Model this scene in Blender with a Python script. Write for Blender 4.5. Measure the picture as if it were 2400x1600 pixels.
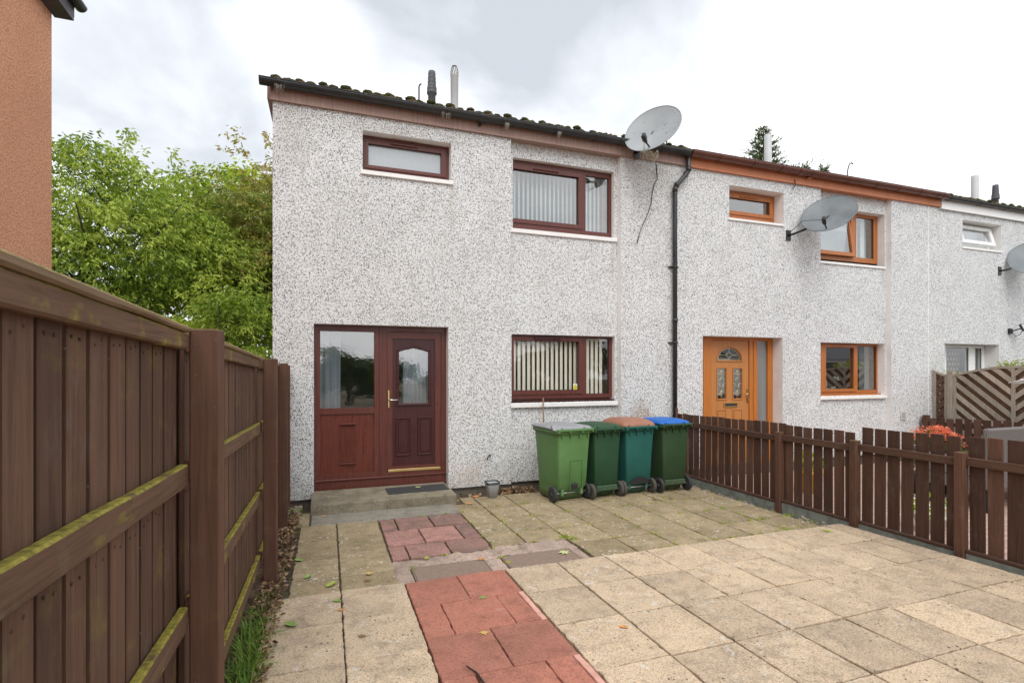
import bpy, bmesh, math, random
from mathutils import Vector, Matrix, noise
R = math.radians
random.seed(7)
scene = bpy.context.scene
for o in list(bpy.data.objects): bpy.data.objects.remove(o)

# ------------------------------------------------------------------ camera
cam_d = bpy.data.cameras.new("camera"); cam = bpy.data.objects.new("camera", cam_d)
scene.collection.objects.link(cam); scene.camera = cam
cam.location = (0, -6.94, 1.66); cam.rotation_euler = (R(90), 0, R(-19.6))
cam_d.sensor_width = 36; cam_d.lens = 36*1213/2400; cam_d.shift_y = 67/2400
cam_d.clip_start = .05; cam_d.clip_end = 2000

# ------------------------------------------------------------------ sky and sun
SUN_AZ, SUN_EL = 196, 50            # azimuth measured from +Y clockwise, degrees
world = bpy.data.worlds.new("World"); scene.world = world; world.use_nodes = True
wn, wl = world.node_tree.nodes, world.node_tree.links
for n in list(wn): wn.remove(n)
def wnode(t, **k):
    n = wn.new(t)
    for a, v in k.items(): setattr(n, a, v)
    return n
out = wnode('ShaderNodeOutputWorld')
sky = wnode('ShaderNodeTexSky', sky_type='NISHITA'); sky.sun_disc = False
sky.sun_elevation = R(SUN_EL); sky.sun_rotation = R(SUN_AZ)
bg1 = wnode('ShaderNodeBackground'); bg1.inputs[1].default_value = .1
wl.new(sky.outputs[0], bg1.inputs[0])
tc = wnode('ShaderNodeTexCoord')
sep = wnode('ShaderNodeSeparateXYZ'); wl.new(tc.outputs['Generated'], sep.inputs[0])
def wmath(op, a, b=None):
    m = wnode('ShaderNodeMath', operation=op)
    for i, v in enumerate((a, b)):
        if v is None: continue
        if isinstance(v, (int, float)): m.inputs[i].default_value = v
        else: wl.new(v, m.inputs[i])
    return m.outputs[0]
# project directions on a flat cloud deck so that clouds crowd towards the horizon
zz = wmath('ADD', wmath('MAXIMUM', sep.outputs[2], 0.0), .42)
comb = wnode('ShaderNodeCombineXYZ')
wl.new(wmath('DIVIDE', sep.outputs[0], zz), comb.inputs[0]); wl.new(wmath('DIVIDE', sep.outputs[1], zz), comb.inputs[1])
n1 = wnode('ShaderNodeTexNoise'); n1.inputs['Scale'].default_value = 2.8; n1.inputs['Detail'].default_value = 8; n1.inputs['Roughness'].default_value = .52
n1.inputs['Distortion'].default_value = .35
wl.new(comb.outputs[0], n1.inputs['Vector'])
val = n1.outputs[0]
def lobe(az, el, width, amt):        # a broad grey or bright cloud bank in one part of the sky
    global val
    d = (math.sin(R(az))*math.cos(R(el)), math.cos(R(az))*math.cos(R(el)), math.sin(R(el)))
    dp = wnode('ShaderNodeVectorMath', operation='DOT_PRODUCT'); dp.inputs[1].default_value = d
    nrm = wnode('ShaderNodeVectorMath', operation='NORMALIZE'); wl.new(tc.outputs['Generated'], nrm.inputs[0]); wl.new(nrm.outputs[0], dp.inputs[0])
    mr = wnode('ShaderNodeMapRange', interpolation_type='SMOOTHSTEP'); mr.inputs[1].default_value = math.cos(R(width)); mr.inputs[2].default_value = 1
    mr.inputs[3].default_value = 0; mr.inputs[4].default_value = amt; wl.new(dp.outputs['Value'], mr.inputs[0])
    val = wmath('ADD', val, mr.outputs[0])
lobe(-16, 26, 16, -.17); lobe(-3, 30, 8, .16); lobe(12, 38, 15, -.19); lobe(32, 34, 15, -.30); lobe(-20, 12, 14, .02)
lobe(60, 18, 38, .25); lobe(10, 22, 9, .12); lobe(180, 40, 70, .1)
cr = wnode('ShaderNodeValToRGB'); wl.new(val, cr.inputs[0])
e = cr.color_ramp.elements
e[0].position = .25; e[0].color = (.47, .50, .54, 1); e[1].position = .62; e[1].color = (.98, .985, 1.0, 1)
m_ = e.new(.45); m_.color = (.70, .725, .765, 1)
bg2 = wnode('ShaderNodeBackground'); wl.new(cr.outputs[0], bg2.inputs[0]); bg2.inputs[1].default_value = 1.0
mx = wnode('ShaderNodeMixShader'); mx.inputs[0].default_value = .95
wl.new(bg1.outputs[0], mx.inputs[1]); wl.new(bg2.outputs[0], mx.inputs[2]); wl.new(mx.outputs[0], out.inputs[0])

sd = bpy.data.lights.new("sun", 'SUN'); sd.energy = 1.25; sd.angle = R(40); sd.color = (1, .965, .92)
so = bpy.data.objects.new("sun", sd); scene.collection.objects.link(so)
sv = Vector((math.sin(R(SUN_AZ))*math.cos(R(SUN_EL)), math.cos(R(SUN_AZ))*math.cos(R(SUN_EL)), math.sin(R(SUN_EL))))
so.rotation_euler = sv.to_track_quat('Z', 'Y').to_euler(); so.location = (3, -6, 12)
vs = scene.view_settings; vs.view_transform = 'Standard'; vs.look = 'None'; vs.exposure = .60; vs.gamma = 1
scene.render.engine = 'CYCLES'

# ------------------------------------------------------------------ materials
class NT:
    def __init__(s, name):
        s.m = bpy.data.materials.new(name); s.m.use_nodes = True
        s.n, s.l = s.m.node_tree.nodes, s.m.node_tree.links
        s.b = s.n['Principled BSDF']; s.out = s.n['Material Output']
        s.tc = s.n.new('ShaderNodeTexCoord')
    def nd(s, t, ins=None, **k):
        n = s.n.new(t)
        for a, v in k.items(): setattr(n, a, v)
        for i, v in (ins or {}).items(): s.put(n.inputs[i], v)
        return n
    def put(s, sock, v):
        if isinstance(v, bpy.types.NodeSocket): s.l.new(v, sock)
        elif isinstance(v, (tuple, list)) and len(v) == 3 and sock.type == 'RGBA': sock.default_value = (*v, 1)
        else: sock.default_value = v
    def co(s, sc=(1, 1, 1), space='Object'):
        return s.nd('ShaderNodeMapping', {0: s.tc.outputs[space], 3: sc}).outputs[0]
    def noise(s, scale, detail=4, rough=.55, vec=None, dist=0):
        return s.nd('ShaderNodeTexNoise', {'Vector': vec or s.co(), 'Scale': scale, 'Detail': detail, 'Roughness': rough, 'Distortion': dist}).outputs[0]
    def vor(s, scale, vec=None, out='Color', feature='F1', rand=1):
        n = s.nd('ShaderNodeTexVoronoi', {'Vector': vec or s.co(), 'Scale': scale}, feature=feature)
        n.inputs['Randomness'].default_value = rand
        return n.outputs[out]
    def ramp(s, fac, stops, const=False):
        r = s.nd('ShaderNodeValToRGB', {0: fac}); e = r.color_ramp.elements
        if const: r.color_ramp.interpolation = 'CONSTANT'
        e[0].position, e[0].color = stops[0][0], (*stops[0][1], 1); e[1].position, e[1].color = stops[-1][0], (*stops[-1][1], 1)
        for p, c in stops[1:-1]:
            q = e.new(p); q.color = (*c, 1)
        return r.outputs[0]
    def rng(s, v, a, b, c=0, d=1):
        return s.nd('ShaderNodeMapRange', {0: v, 1: a, 2: b, 3: c, 4: d}).outputs[0]
    def mix(s, f, a, b, mode='MIX'):
        n = s.nd('ShaderNodeMix', data_type='RGBA', blend_type=mode)
        s.put(n.inputs[0], f); s.put(n.inputs[6], a); s.put(n.inputs[7], b); return n.outputs[2]
    def math(s, op, a, b=0):
        return s.nd('ShaderNodeMath', {0: a, 1: b}, operation=op).outputs[0]
    def bump(s, h, strength=.5, dist=.01):
        n = s.nd('ShaderNodeBump', {'Height': h, 'Strength': strength, 'Distance': dist}); s.l.new(n.outputs[0], s.b.inputs['Normal'])
    def fin(s, col, rough=.6, spec=None, metal=0):
        s.put(s.b.inputs['Base Color'], col); s.put(s.b.inputs['Roughness'], rough); s.b.inputs['Metallic'].default_value = metal
        if spec is not None: s.b.inputs['Specular IOR Level'].default_value = spec
        return s.m
    def sepz(s, src=None, i=2):
        return s.nd('ShaderNodeSeparateXYZ', {0: src or s.tc.outputs['Object']}).outputs[i]
    def attr(s, name): return s.nd('ShaderNodeAttribute', attribute_name=name)

def m_pebble(name='white_pebbledash', stain=None):
    t = NT(name)
    wv = t.nd('ShaderNodeVectorMath', {0: t.co(), 1: t.nd('ShaderNodeVectorMath', {0: t.nd('ShaderNodeTexNoise', {'Vector': t.co(), 'Scale': 120}).outputs[1], 1: (.008, .008, .008)}, operation='MULTIPLY').outputs[0]}, operation='ADD').outputs[0]
    r1 = t.sepz(t.vor(78, wv), 0)
    dens = t.rng(t.noise(1.3, 3), .3, .7, .80, .62)
    dn = t.vor(78, wv, 'Distance')
    f = t.math('MULTIPLY', t.math('LESS_THAN', r1, dens), t.math('LESS_THAN', dn, t.rng(t.sepz(t.vor(78, wv), 2), 0, 1, .30, .50)))
    r2 = t.sepz(t.vor(78, wv), 1)
    chip = t.ramp(r2, [(0, (.01, .01, .012)), (.6, (.03, .03, .034)), (.85, (.12, .115, .11)), (1, (.30, .29, .28))])
    base = t.ramp(t.noise(2.0, 5), [(.3, (.755, .77, .775)), (.7, (.84, .855, .865))])
    grain = t.ramp(t.sepz(t.vor(150), 2), [(0, (.80, .80, .80)), (1, (1, 1, 1))])
    c = t.mix(f, t.mix(1, base, grain, 'MULTIPLY'), chip)
    streak = t.noise(1.0, 4, vec=t.co((3, 3, .25)))
    c = t.mix(t.rng(streak, .5, .75, 0, .13), c, (.40, .36, .30))
    low = t.math('MULTIPLY', t.rng(t.math('ADD', t.sepz(), t.rng(t.noise(4, 5), .3, .7, -.18, .18)), .05, .38, .42, 0), t.rng(t.noise(30, 3), .35, .6))
    c = t.mix(low, c, (.30, .27, .19))
    if stain:
        for (x, y, z, rx, rz, col, am) in stain:
            p = t.nd('ShaderNodeVectorMath', {0: t.tc.outputs['Object'], 1: (x, y, z)}, operation='SUBTRACT').outputs[0]
            p = t.nd('ShaderNodeVectorMath', {0: p, 1: (1/rx, 0, 1/rz)}, operation='MULTIPLY').outputs[0]
            ln = t.nd('ShaderNodeVectorMath', {0: p}, operation='LENGTH').outputs['Value']
            ff = t.math('MULTIPLY', t.rng(t.math('ADD', ln, t.rng(t.noise(9, 4), .3, .7, -.35, .35)), .35, 1.1, am, 0), t.rng(t.noise(45, 3), .35, .6))
            c = t.mix(ff, c, col)
    t.bump(t.vor(108, out='Distance'), .6, .005)
    return t.fin(c, .85, .2)

def m_plain(name, col, rough=.6, var=.08, scale=6, bump=0, bscale=80, metal=0, spec=None, streak=None):
    t = NT(name)
    nz = t.noise(scale, 5, vec=t.co(streak) if streak else None)
    c = t.ramp(nz, [(.3, tuple(v*(1-var) for v in col)), (.7, tuple(min(1, v*(1+var)) for v in col))])
    fine = t.noise(scale*9, 3)
    c = t.mix(t.rng(fine, .62, .8, 0, .25), c, tuple(v*.7 for v in col))
    if bump: t.bump(t.noise(bscale, 4), bump, .005)
    return t.fin(c, t.rng(nz, .3, .7, max(.05, rough-.08), min(1, rough+.08)), spec, metal)

def m_wood(name, col, moss=0.0, axis=(60, 3, 60), rough=.75, dark=.55, light=1.35, mosscol=(.20, .19, .03)):
    t = NT(name)
    rnd = t.attr('tint').outputs['Fac']
    v = t.nd('ShaderNodeVectorMath', {0: t.tc.outputs['Object'], 1: t.nd('ShaderNodeCombineXYZ', {0: rnd, 1: t.math('MULTIPLY', rnd, 37.0), 2: t.math('MULTIPLY', rnd, 11.0)}).outputs[0]}, operation='ADD').outputs[0]
    g = t.noise(1, 6, .6, t.nd('ShaderNodeMapping', {0: v, 3: axis}).outputs[0], .6)
    c = t.ramp(g, [(.25, tuple(x*dark for x in col)), (.5, col), (.78, tuple(min(1, x*light) for x in col))])
    b = t.noise(2.5, 4)
    c = t.mix(t.rng(b, .35, .7, 0, .45), c, tuple(x*.62 for x in col))
    c = t.mix(1, c, t.ramp(rnd, [(0, (.66, .66, .66)), (1, (1.25, 1.22, 1.18))]), 'MULTIPLY')
    sp = t.vor(48, out='Distance')
    c = t.mix(t.math('MULTIPLY', t.math('LESS_THAN', sp, .10), t.math('MULTIPLY', t.math('LESS_THAN', t.sepz(t.vor(48), 0), .07), .5)), c, (.33, .30, .25))
    c = t.mix(t.rng(t.noise(9, 6, .7, t.co((1, 1, .5))), .56, .72, 0, .28), c, (.20, .17, .14))
    kd = t.vor(3.4, t.nd('ShaderNodeMapping', {0: v, 3: (1, 1, .35) if axis[2] < 10 else (1, .35, 1)}).outputs[0], 'Distance')
    c = t.mix(t.rng(kd, .03, .075, .75, 0), c, tuple(x*.35 for x in col))
    if moss:
        nz = t.sepz(t.nd('ShaderNodeNewGeometry').outputs['True Normal'])
        up = t.rng(nz, .3, .8)
        mk = t.math('MULTIPLY', t.rng(t.noise(9, 8, .7), .36, .52, 0, 1), moss)
        pt = t.math('MULTIPLY', t.rng(t.noise(5, 5, vec=t.co((1, 1, 2))), .58, .75, 0, .55), moss)
        f = t.math('MAXIMUM', t.math('MULTIPLY', up, mk), pt)
        f = t.math('MINIMUM', f, .9)
        c = t.mix(f, c, t.ramp(t.noise(40, 3), [(.3, tuple(x*.5 for x in mosscol)), (.7, tuple(x*1.5 for x in mosscol))]))
    t.bump(g, .5, .004)
    return t.fin(c, rough, .25)

def m_upvc(name, col, rough=.32, grain=.35, axis=(90, 90, 2.2)):
    t = NT(name)
    g = t.noise(1, 5, .6, t.co(axis), .4)
    c = t.ramp(g, [(.3, tuple(v*(1-grain) for v in col)), (.5, col), (.72, tuple(min(1, v*(1+grain)) for v in col))])
    t.bump(g, .12, .002)
    return t.fin(c, t.rng(t.noise(6, 3), .3, .7, rough-.06, rough+.12), .45)

def m_slab(name, light, dark, speck=.5, lichen=.3, green=0, sscale=170, spots=.4):
    t = NT(name)
    rnd = t.attr('tint').outputs['Fac']
    off = t.nd('ShaderNodeCombineXYZ', {0: t.math('MULTIPLY', rnd, 31.0), 1: t.math('MULTIPLY', rnd, 17.0), 2: rnd}).outputs[0]
    v = t.nd('ShaderNodeVectorMath', {0: t.tc.outputs['Object'], 1: off}, operation='ADD').outputs[0]
    big = t.noise(3.2, 6, .6, v, .4)
    c = t.ramp(t.math('ADD', t.math('MULTIPLY', big, .75), t.math('MULTIPLY', t.math('SUBTRACT', 1.0, rnd), .35)), [(.34, light), (.50, tuple((a*.62+b*.38) for a, b in zip(light, dark))), (.72, dark)])
    g = t.noise(sscale, 3, .7)
    c = t.mix(t.rng(g, .50, .68, 0, speck), c, tuple(x*.45 for x in dark))
    g2 = t.noise(sscale*.8, 2, .7, t.co((1.1, .9, 1)))
    c = t.mix(t.rng(g2, .54, .72, 0, .35), c, tuple(min(1, x*1.25) for x in light))
    m = t.noise(8, 5, .62, v, .3)
    c = t.mix(t.rng(m, .50, .66, 0, .50), c, tuple(x*.66 for x in dark))
    g3 = t.noise(38, 6, .75, v)
    c = t.mix(t.rng(g3, .54, .68, 0, .45), c, tuple(x*.55 for x in dark))
    g4 = t.noise(75, 4, .8)
    c = t.mix(t.rng(g4, .53, .62, 0, .5), c, tuple(x*.42 for x in dark))
    c = t.mix(t.rng(g4, .47, .38, 0, .3), c, tuple(min(1, x*1.2) for x in light))
    # dark lichen spots, clustered
    d = t.vor(34, v, 'Distance'); dr = t.sepz(t.vor(34, v), 0)
    size = t.math('MULTIPLY', dr, .42)
    sp = t.math('MULTIPLY', t.math('LESS_THAN', d, t.math('SUBTRACT', size, .11)), t.rng(t.noise(3.5, 3, vec=v), .46, .6, 0, spots))
    c = t.mix(sp, c, (.075, .065, .055))
    # pale lichen patches
    w = t.noise(15, 5, .7, v, .8); wm = t.rng(t.noise(2.6, 2, vec=v), .5, .62)
    c = t.mix(t.math('MULTIPLY', t.math('MULTIPLY', t.rng(w, .56, .66), wm), lichen), c, (.66, .66, .63))
    if green:
        dd = t.vor(26, v, 'Distance'); wr = t.sepz(t.vor(26, v), 1)
        c = t.mix(t.math('MULTIPLY', t.math('LESS_THAN', dd, t.math('SUBTRACT', t.math('MULTIPLY', wr, .5), .17)), t.rng(t.noise(3, 3, vec=v), .45, .58, 0, .75 if green > .2 else .1)), c, (.78, .77, .70))
        c = t.mix(t.rng(t.noise(5, 5), .45, .7, 0, green), c, (.16, .17, .07))
    t.bump(t.math('ADD', g, t.math('MULTIPLY', m, 1.5)), .55, .004)
    return t.fin(c, .9, .15)

def m_leaf(name, cols, trans=.27, rough=.5):
    t = NT(name)
    rnd = t.attr('tint').outputs['Fac']
    c = t.ramp(rnd, [(i/(len(cols)-1), k) for i, k in enumerate(cols)])
    t.fin(c, rough, .35)
    tr = t.nd('ShaderNodeBsdfTranslucent', {0: t.mix(1, c, (1.25, 1.3, .7), 'MULTIPLY')})
    mxs = t.nd('ShaderNodeMixShader', {0: trans, 1: t.b.outputs[0], 2: tr.outputs[0]})
    t.l.new(mxs.outputs[0], t.out.inputs[0])
    return t.m

def m_glass(name, refl=.14, tint=(.86, .9, .9), wavy=0, frost=0):
    t = NT(name)
    gl = t.nd('ShaderNodeBsdfGlossy', {0: (1, 1, 1), 'Roughness': .0 if not frost else .12})
    fr = t.nd('ShaderNodeFresnel', {0: 1.55}).outputs[0]
    f = t.math('ADD', t.math('MULTIPLY', fr, 1.4), refl)
    f = t.math('MULTIPLY', t.math('MINIMUM', f, .95), t.math('SUBTRACT', 1.0, t.nd('ShaderNodeNewGeometry').outputs['Backfacing']))
    if frost:
        tr = t.nd('ShaderNodeBsdfRefraction', {0: tint, 'Roughness': .45, 'IOR': 1.1})
    else:
        tr = t.nd('ShaderNodeBsdfTransparent', {0: tint})
    if wavy:
        bp = t.nd('ShaderNodeBump', {'Height': t.noise(wavy, 2), 'Strength': .10, 'Distance': .003})
        t.l.new(bp.outputs[0], gl.inputs['Normal'])
    ms = t.nd('ShaderNodeMixShader', {0: f, 1: tr.outputs[0], 2: gl.outputs[0]})
    t.l.new(ms.outputs[0], t.out.inputs[0])
    return t.m

def m_bin(name, col, scuff=.25):
    t = NT(name)
    nz = t.noise(3, 5)
    c = t.ramp(nz, [(.3, tuple(v*.85 for v in col)), (.7, tuple(min(1, v*1.15) for v in col))])
    sc = t.noise(1, 4, .7, t.co((60, 60, 9)))
    c = t.mix(t.rng(sc, .66, .8, 0, scuff), c, (.42, .42, .38))
    dirt = t.rng(t.sepz(), .02, .22, .45, 0)
    c = t.mix(t.math('MULTIPLY', dirt, t.rng(t.noise(25, 4), .35, .6)), c, (.22, .21, .16))
    t.bump(t.noise(140, 2), .08, .002)
    return t.fin(c, t.rng(nz, .3, .7, .42, .6), .35)

def m_blocks(name, c1, c2, mortar, sx, scale=1, rough=.9):
    t = NT(name)
    mp = t.nd('ShaderNodeMapping', {0: t.tc.outputs['Object'], 2: (R(90) if sx else 0, 0, 0)}).outputs[0]
    br = t.nd('ShaderNodeTexBrick', {'Vector': mp, 'Color1': c1, 'Color2': c2, 'Mortar': mortar, 'Scale': scale, 'Mortar Size': .008, 'Brick Width': .22 if not sx else .44, 'Row Height': .11 if not sx else .215})
    c = t.mix(t.rng(t.noise(12, 5), .4, .7, 0, .5), br.outputs[0], tuple(x*.5 for x in c1))
    t.bump(t.noise(60, 4), .5, .005)
    return t.fin(c, rough, .2)

def m_soil():
    t = NT('soil')
    c = t.ramp(t.noise(14, 8, .7), [(.3, (.035, .025, .018)), (.5, (.10, .075, .052)), (.72, (.24, .19, .14))])
    t.bump(t.noise(35, 6), 1, .03); return t.fin(c, .95, .1)

def m_ground():
    t = NT('ground_earth')
    c = t.ramp(t.noise(2.2, 8, .7), [(.3, (.085, .068, .045)), (.5, (.14, .115, .08)), (.7, (.11, .12, .06))])
    t.bump(t.noise(30, 6), 1, .02); return t.fin(c, .95, .1)

def m_steel_tread():
    t = NT('cast_iron_tread')
    mp = t.nd('ShaderNodeMapping', {0: t.tc.outputs['Object'], 2: (0, 0, R(0)), 3: (1, 1, 1)}).outputs[0]
    w = t.nd('ShaderNodeTexBrick', {'Vector': mp, 'Color1': (1, 1, 1), 'Color2': (1, 1, 1), 'Mortar': (0, 0, 0), 'Scale': 1, 'Mortar Size': .0045, 'Brick Width': .026, 'Row Height': .015})
    c = t.mix(t.rng(t.noise(20, 5), .35, .65, 0, .6), (.42, .30, .235), (.28, .20, .16))
    c = t.mix(t.rng(t.sepz(w.outputs[0], 0), 0, 1, .45, 1), (.10, .078, .065), c)
    c = t.mix(t.rng(t.noise(60, 3), .55, .7, 0, .4), c, (.33, .27, .22))
    t.bump(t.sepz(w.outputs[0], 0), .8, .004)
    return t.fin(c, .8, .2)

def m_rattan():
    t = NT('grey_rattan')
    a = t.nd('ShaderNodeTexWave', {'Vector': t.co(), 'Scale': 28}, bands_direction='X').outputs[1]
    b = t.nd('ShaderNodeTexWave', {'Vector': t.co(), 'Scale': 40}, bands_direction='Z').outputs[1]
    h = t.math('MULTIPLY', a, b)
    c = t.ramp(h, [(.1, (.08, .07, .065)), (.8, (.36, .33, .31))])
    t.bump(h, .8, .005); return t.fin(c, .6)

M = {}
M['pebble'] = m_pebble('white_pebbledash', [(4.62, 0, .93, .22, .30, (.34, .20, .12), .75), (1.8, 0, .22, .35, .22, (.75, .55, .46), .35), (2.08, 0, .40, .035, .06, (.5, .36, .25), .4), (5.35, 0, .88, .15, .12, (.45, .3, .22), .5), (0.43, 0, 3.95, 0.05, 0.35, (.36, .33, .27), .4), (1.6, 0, 3.95, 0.05, 0.4, (.36, .33, .27), .4), (2.5, 0, 3.4, 0.05, 0.4, (.36, .33, .27), .4), (4.16, 0, 3.35, 0.05, 0.45, (.36, .33, .27), .4), (4.16, 0, 0.95, 0.06, 0.3, (.36, .33, .27), .4), (2.5, 0, 0.95, 0.05, 0.25, (.36, .33, .27), .4), (6.33, 0, 3.95, 0.05, 0.35, (.36, .33, .27), .4), (7.5, 0, 3.95, 0.05, 0.4, (.36, .33, .27), .4), (8.42, 0, 3.4, 0.05, 0.4, (.36, .33, .27), .4), (10.15, 0, 3.4, 0.05, 0.4, (.36, .33, .27), .4), (-0.45, 0, 4.6, 0.3, 0.5, (.36, .33, .27), .4), (5, 0, 4.7, 0.4, 0.3, (.36, .33, .27), .4), (0.9, 0, 4.75, 0.9, 0.16, (.36, .33, .27), .4)])
M['reveal'] = m_plain('smooth_white_render', (.86, .855, .84), .75, .06, 5, .2, 60)
M['sill'] = m_plain('painted_sill', (.82, .815, .80), .5, .05, 7, .1, 40)
M['orange'] = None
t = NT('orange_roughcast')
c = t.ramp(t.noise(70, 4, .7), [(.3, (.34, .16, .09)), (.5, (.74, .37, .225)), (.72, (.92, .54, .36))])
c = t.mix(t.rng(t.noise(1.1, 4), .4, .65, 0, .35), c, (.60, .28, .17))
t.bump(t.noise(60, 4), 1, .012); M['orange'] = t.fin(c, .9, .1)
M['plinth'] = m_blocks('dark_concrete_blocks', (.13, .11, .09), (.17, .145, .115), (.10, .09, .08), True)
M['mahogany'] = m_upvc('mahogany_upvc', (.115, .033, .025))
M['mahogany_panel'] = m_upvc('mahogany_panel', (.125, .030, .019), .28, .5)
M['mahogany_dark'] = m_upvc('mahogany_door', (.055, .014, .015), .3, .35)
M['oak'] = m_upvc('golden_oak_upvc', (.46, .155, .028), .35, .25)
M['oak_door'] = m_upvc('golden_oak_door', (.46, .19, .055), .4, .18)
M['oak_window'] = m_upvc('golden_oak_window', (.40, .135, .035), .35, .25, (90, 90, 6))
M['white_upvc'] = m_plain('white_upvc', (.83, .83, .82), .3, .03)
M['gasket'] = m_plain('black_gasket', (.02, .02, .022), .5)
M['glass'] = m_glass('window_glass', .20)
M['glass_clear'] = m_glass('window_glass_clear', .05, (.95, .97, .96))
def m_frost(name, col):
    t = NT(name); df = t.nd('ShaderNodeBsdfDiffuse', {0: t.ramp(t.noise(1, 4, .6, t.co((160, 160, 9))), [(.35, tuple(c*.85 for c in col)), (.65, col)])}); tl = t.nd('ShaderNodeBsdfTranslucent', {0: col}); gl = t.nd('ShaderNodeBsdfGlossy', {0: (1, 1, 1), 'Roughness': .18})
    a = t.nd('ShaderNodeMixShader', {0: .4, 1: df.outputs[0], 2: tl.outputs[0]}); t.l.new(t.nd('ShaderNodeMixShader', {0: .14, 1: a.outputs[0], 2: gl.outputs[0]}).outputs[0], t.out.inputs[0]); return t.m
M['frost'] = m_frost('obscured_glass', (.34, .36, .36)); M['frost_bright'] = m_frost('obscured_glass_bright', (.62, .68, .71))
M['frost_dark'] = m_glass('obscured_glass_dark', .26, (.75, .78, .8), 22, 0)
M['interior'] = m_plain('room_walls', (.42, .40, .37), .9)
M['blind'] = m_plain('blind_fabric', (.88, .79, .69), .9, .05)
M['blind_white'] = m_plain('white_blind_fabric', (.80, .82, .80), .9, .05)
M['net'] = m_plain('net_curtain', (.78, .80, .84), .9, .05)
M['brass'] = m_plain('brass', (.72, .50, .20), .28, .1, metal=1)
M['gold'] = m_plain('gold_anodised', (.85, .66, .30), .35, .08, metal=1)
M['chrome'] = m_plain('chrome', (.75, .75, .76), .2, .05, metal=1)
M['steel'] = m_plain('galvanised_steel', (.55, .56, .57), .4, .1, metal=1)
M['lead'] = m_plain('lead_strip', (.70, .64, .42), .4, .05, metal=.6)
M['fascia_pink'] = m_upvc('weathered_fascia', (.36, .245, .21), .7, .22, (26, 26, .8))
M['fascia_orange'] = m_upvc('orange_brown_fascia', (.56, .205, .095), .5, .08, (12, 12, .8))
M['fascia_white'] = m_plain('white_fascia', (.84, .84, .83), .4, .03)
M['gutter_black'] = m_plain('black_pvc_gutter', (.028, .029, .031), .33, .25, 9)
M['gutter_brown'] = m_plain('brown_pvc_gutter', (.125, .045, .032), .25, .12)
M['web'] = m_plain('old_sealant', (.45, .43, .38), .9)
t = NT('mossy_roof_tile')
c = t.ramp(t.noise(22, 6, .7), [(.3, (.035, .03, .024)), (.5, (.13, .075, .05)), (.75, (.24, .17, .12))])
c = t.mix(t.rng(t.noise(9, 5), .45, .6, 0, .8), c, (.07, .075, .02)); t.bump(t.noise(60, 5), 1, .01); M['tile'] = t.fin(c, .95, .1)
t = NT('roof_moss')
c = t.ramp(t.noise(45, 5, .7), [(.3, (.02, .025, .01)), (.5, (.055, .055, .022)), (.75, (.15, .14, .05))])
t.bump(t.noise(120, 4), 1, .01); M['moss_lump'] = t.fin(c, 1, .05)
M['flue_grey'] = m_plain('grey_flue_plastic', (.55, .56, .57), .45, .08)
M['flue_black'] = m_plain('dark_grey_vent', (.075, .075, .085), .55, .15)
M['dish'] = m_plain('weathered_dish', (.29, .31, .32), .5, .12, 3)
t = NT('perforated_dish'); t.fin(t.ramp(t.noise(4, 4), [(.3, (.17, .20, .215)), (.7, (.24, .27, .285))]), .5)
t.l.new(t.nd('ShaderNodeMixShader', {0: .30, 1: t.b.outputs[0], 2: t.nd('ShaderNodeBsdfTransparent').outputs[0]}).outputs[0], t.out.inputs[0]); M['dish_mesh'] = t.m
M['dish_black'] = m_plain('black_plastic', (.018, .018, .02), .4)
M['cable_white'] = m_plain('dirty_white_cable', (.52, .48, .36), .6, .3, 30)
M['cable_dark'] = m_plain('dark_cable', (.06, .055, .05), .6, .3, 30)
M['fence'] = m_wood('brown_stained_wood', (.12, .07, .048), 1.0)
M['fence_rail'] = m_wood('mossy_brown_rail', (.15, .09, .058), 1.9, (60, 3, 60), mosscol=(.26, .23, .04))
M['fence_cap'] = m_wood('weathered_cap', (.24, .17, .105), .9, (60, 3, 60), mosscol=(.28, .22, .07))
M['fence_board'] = m_wood('brown_board', (.128, .072, .050), .45, (50, 50, 2.5))
M['post'] = m_wood('brown_post', (.125, .064, .044), .25, (45, 45, 2), dark=.7, light=1.25)
M['picket'] = m_wood('brown_picket', (.108, .058, .041), .0, (55, 55, 3), dark=.65, light=1.4)
M['picket_rail'] = m_wood('brown_picket_rail', (.105, .058, .041), .0, (55, 3, 55), dark=.65, light=1.4)
M['grey_wood'] = m_wood('weathered_grey_wood', (.42, .37, .31), .2, (45, 45, 4), dark=.6, light=1.3)
M['slat_brown'] = m_wood('weathered_brown_slat', (.15, .085, .055), .2, (45, 45, 4))
M['gravel_board'] = m_plain('green_grey_concrete', (.23, .25, .215), .9, .3, 12, .6, 60)
M['step'] = m_slab('step_concrete', (.36, .315, .23), (.15, .13, .10), .4, .1, .1)
M['step_face'] = m_slab('step_slab_grey', (.34, .315, .265), (.19, .172, .145), .35, .2, .05)
M['slab_light'] = m_slab('buff_slab', (.68, .53, .37), (.40, .315, .23), .8, .65, 0, 150, .9)
M['slab_dark'] = m_slab('mossy_slab', (.47, .375, .235), (.26, .20, .125), .7, .5, .28, 150, .5)
M['slab_red'] = m_slab('red_slab', (.50, .205, .145), (.33, .15, .11), .35, .10, 0, 170, .15)
M['slab_red_old'] = m_slab('faded_red_slab', (.47, .25, .215), (.21, .14, .12), .6, .3, .12, 150, .3)
M['pink'] = m_plain('pink_mortar', (.66, .36, .29), .9, .15, 14, .4)
M['mortar'] = m_slab('rough_mortar', (.58, .44, .37), (.26, .20, .165), .5, .35, .12, 120, .5)
M['iron'] = m_steel_tread()
M['ground'] = m_ground(); M['soil'] = m_soil()
M['npave'] = m_blocks('pink_block_paving', (.46, .30, .25), (.52, .36, .30), (.28, .22, .18), False)
M['rubber'] = None
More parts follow.
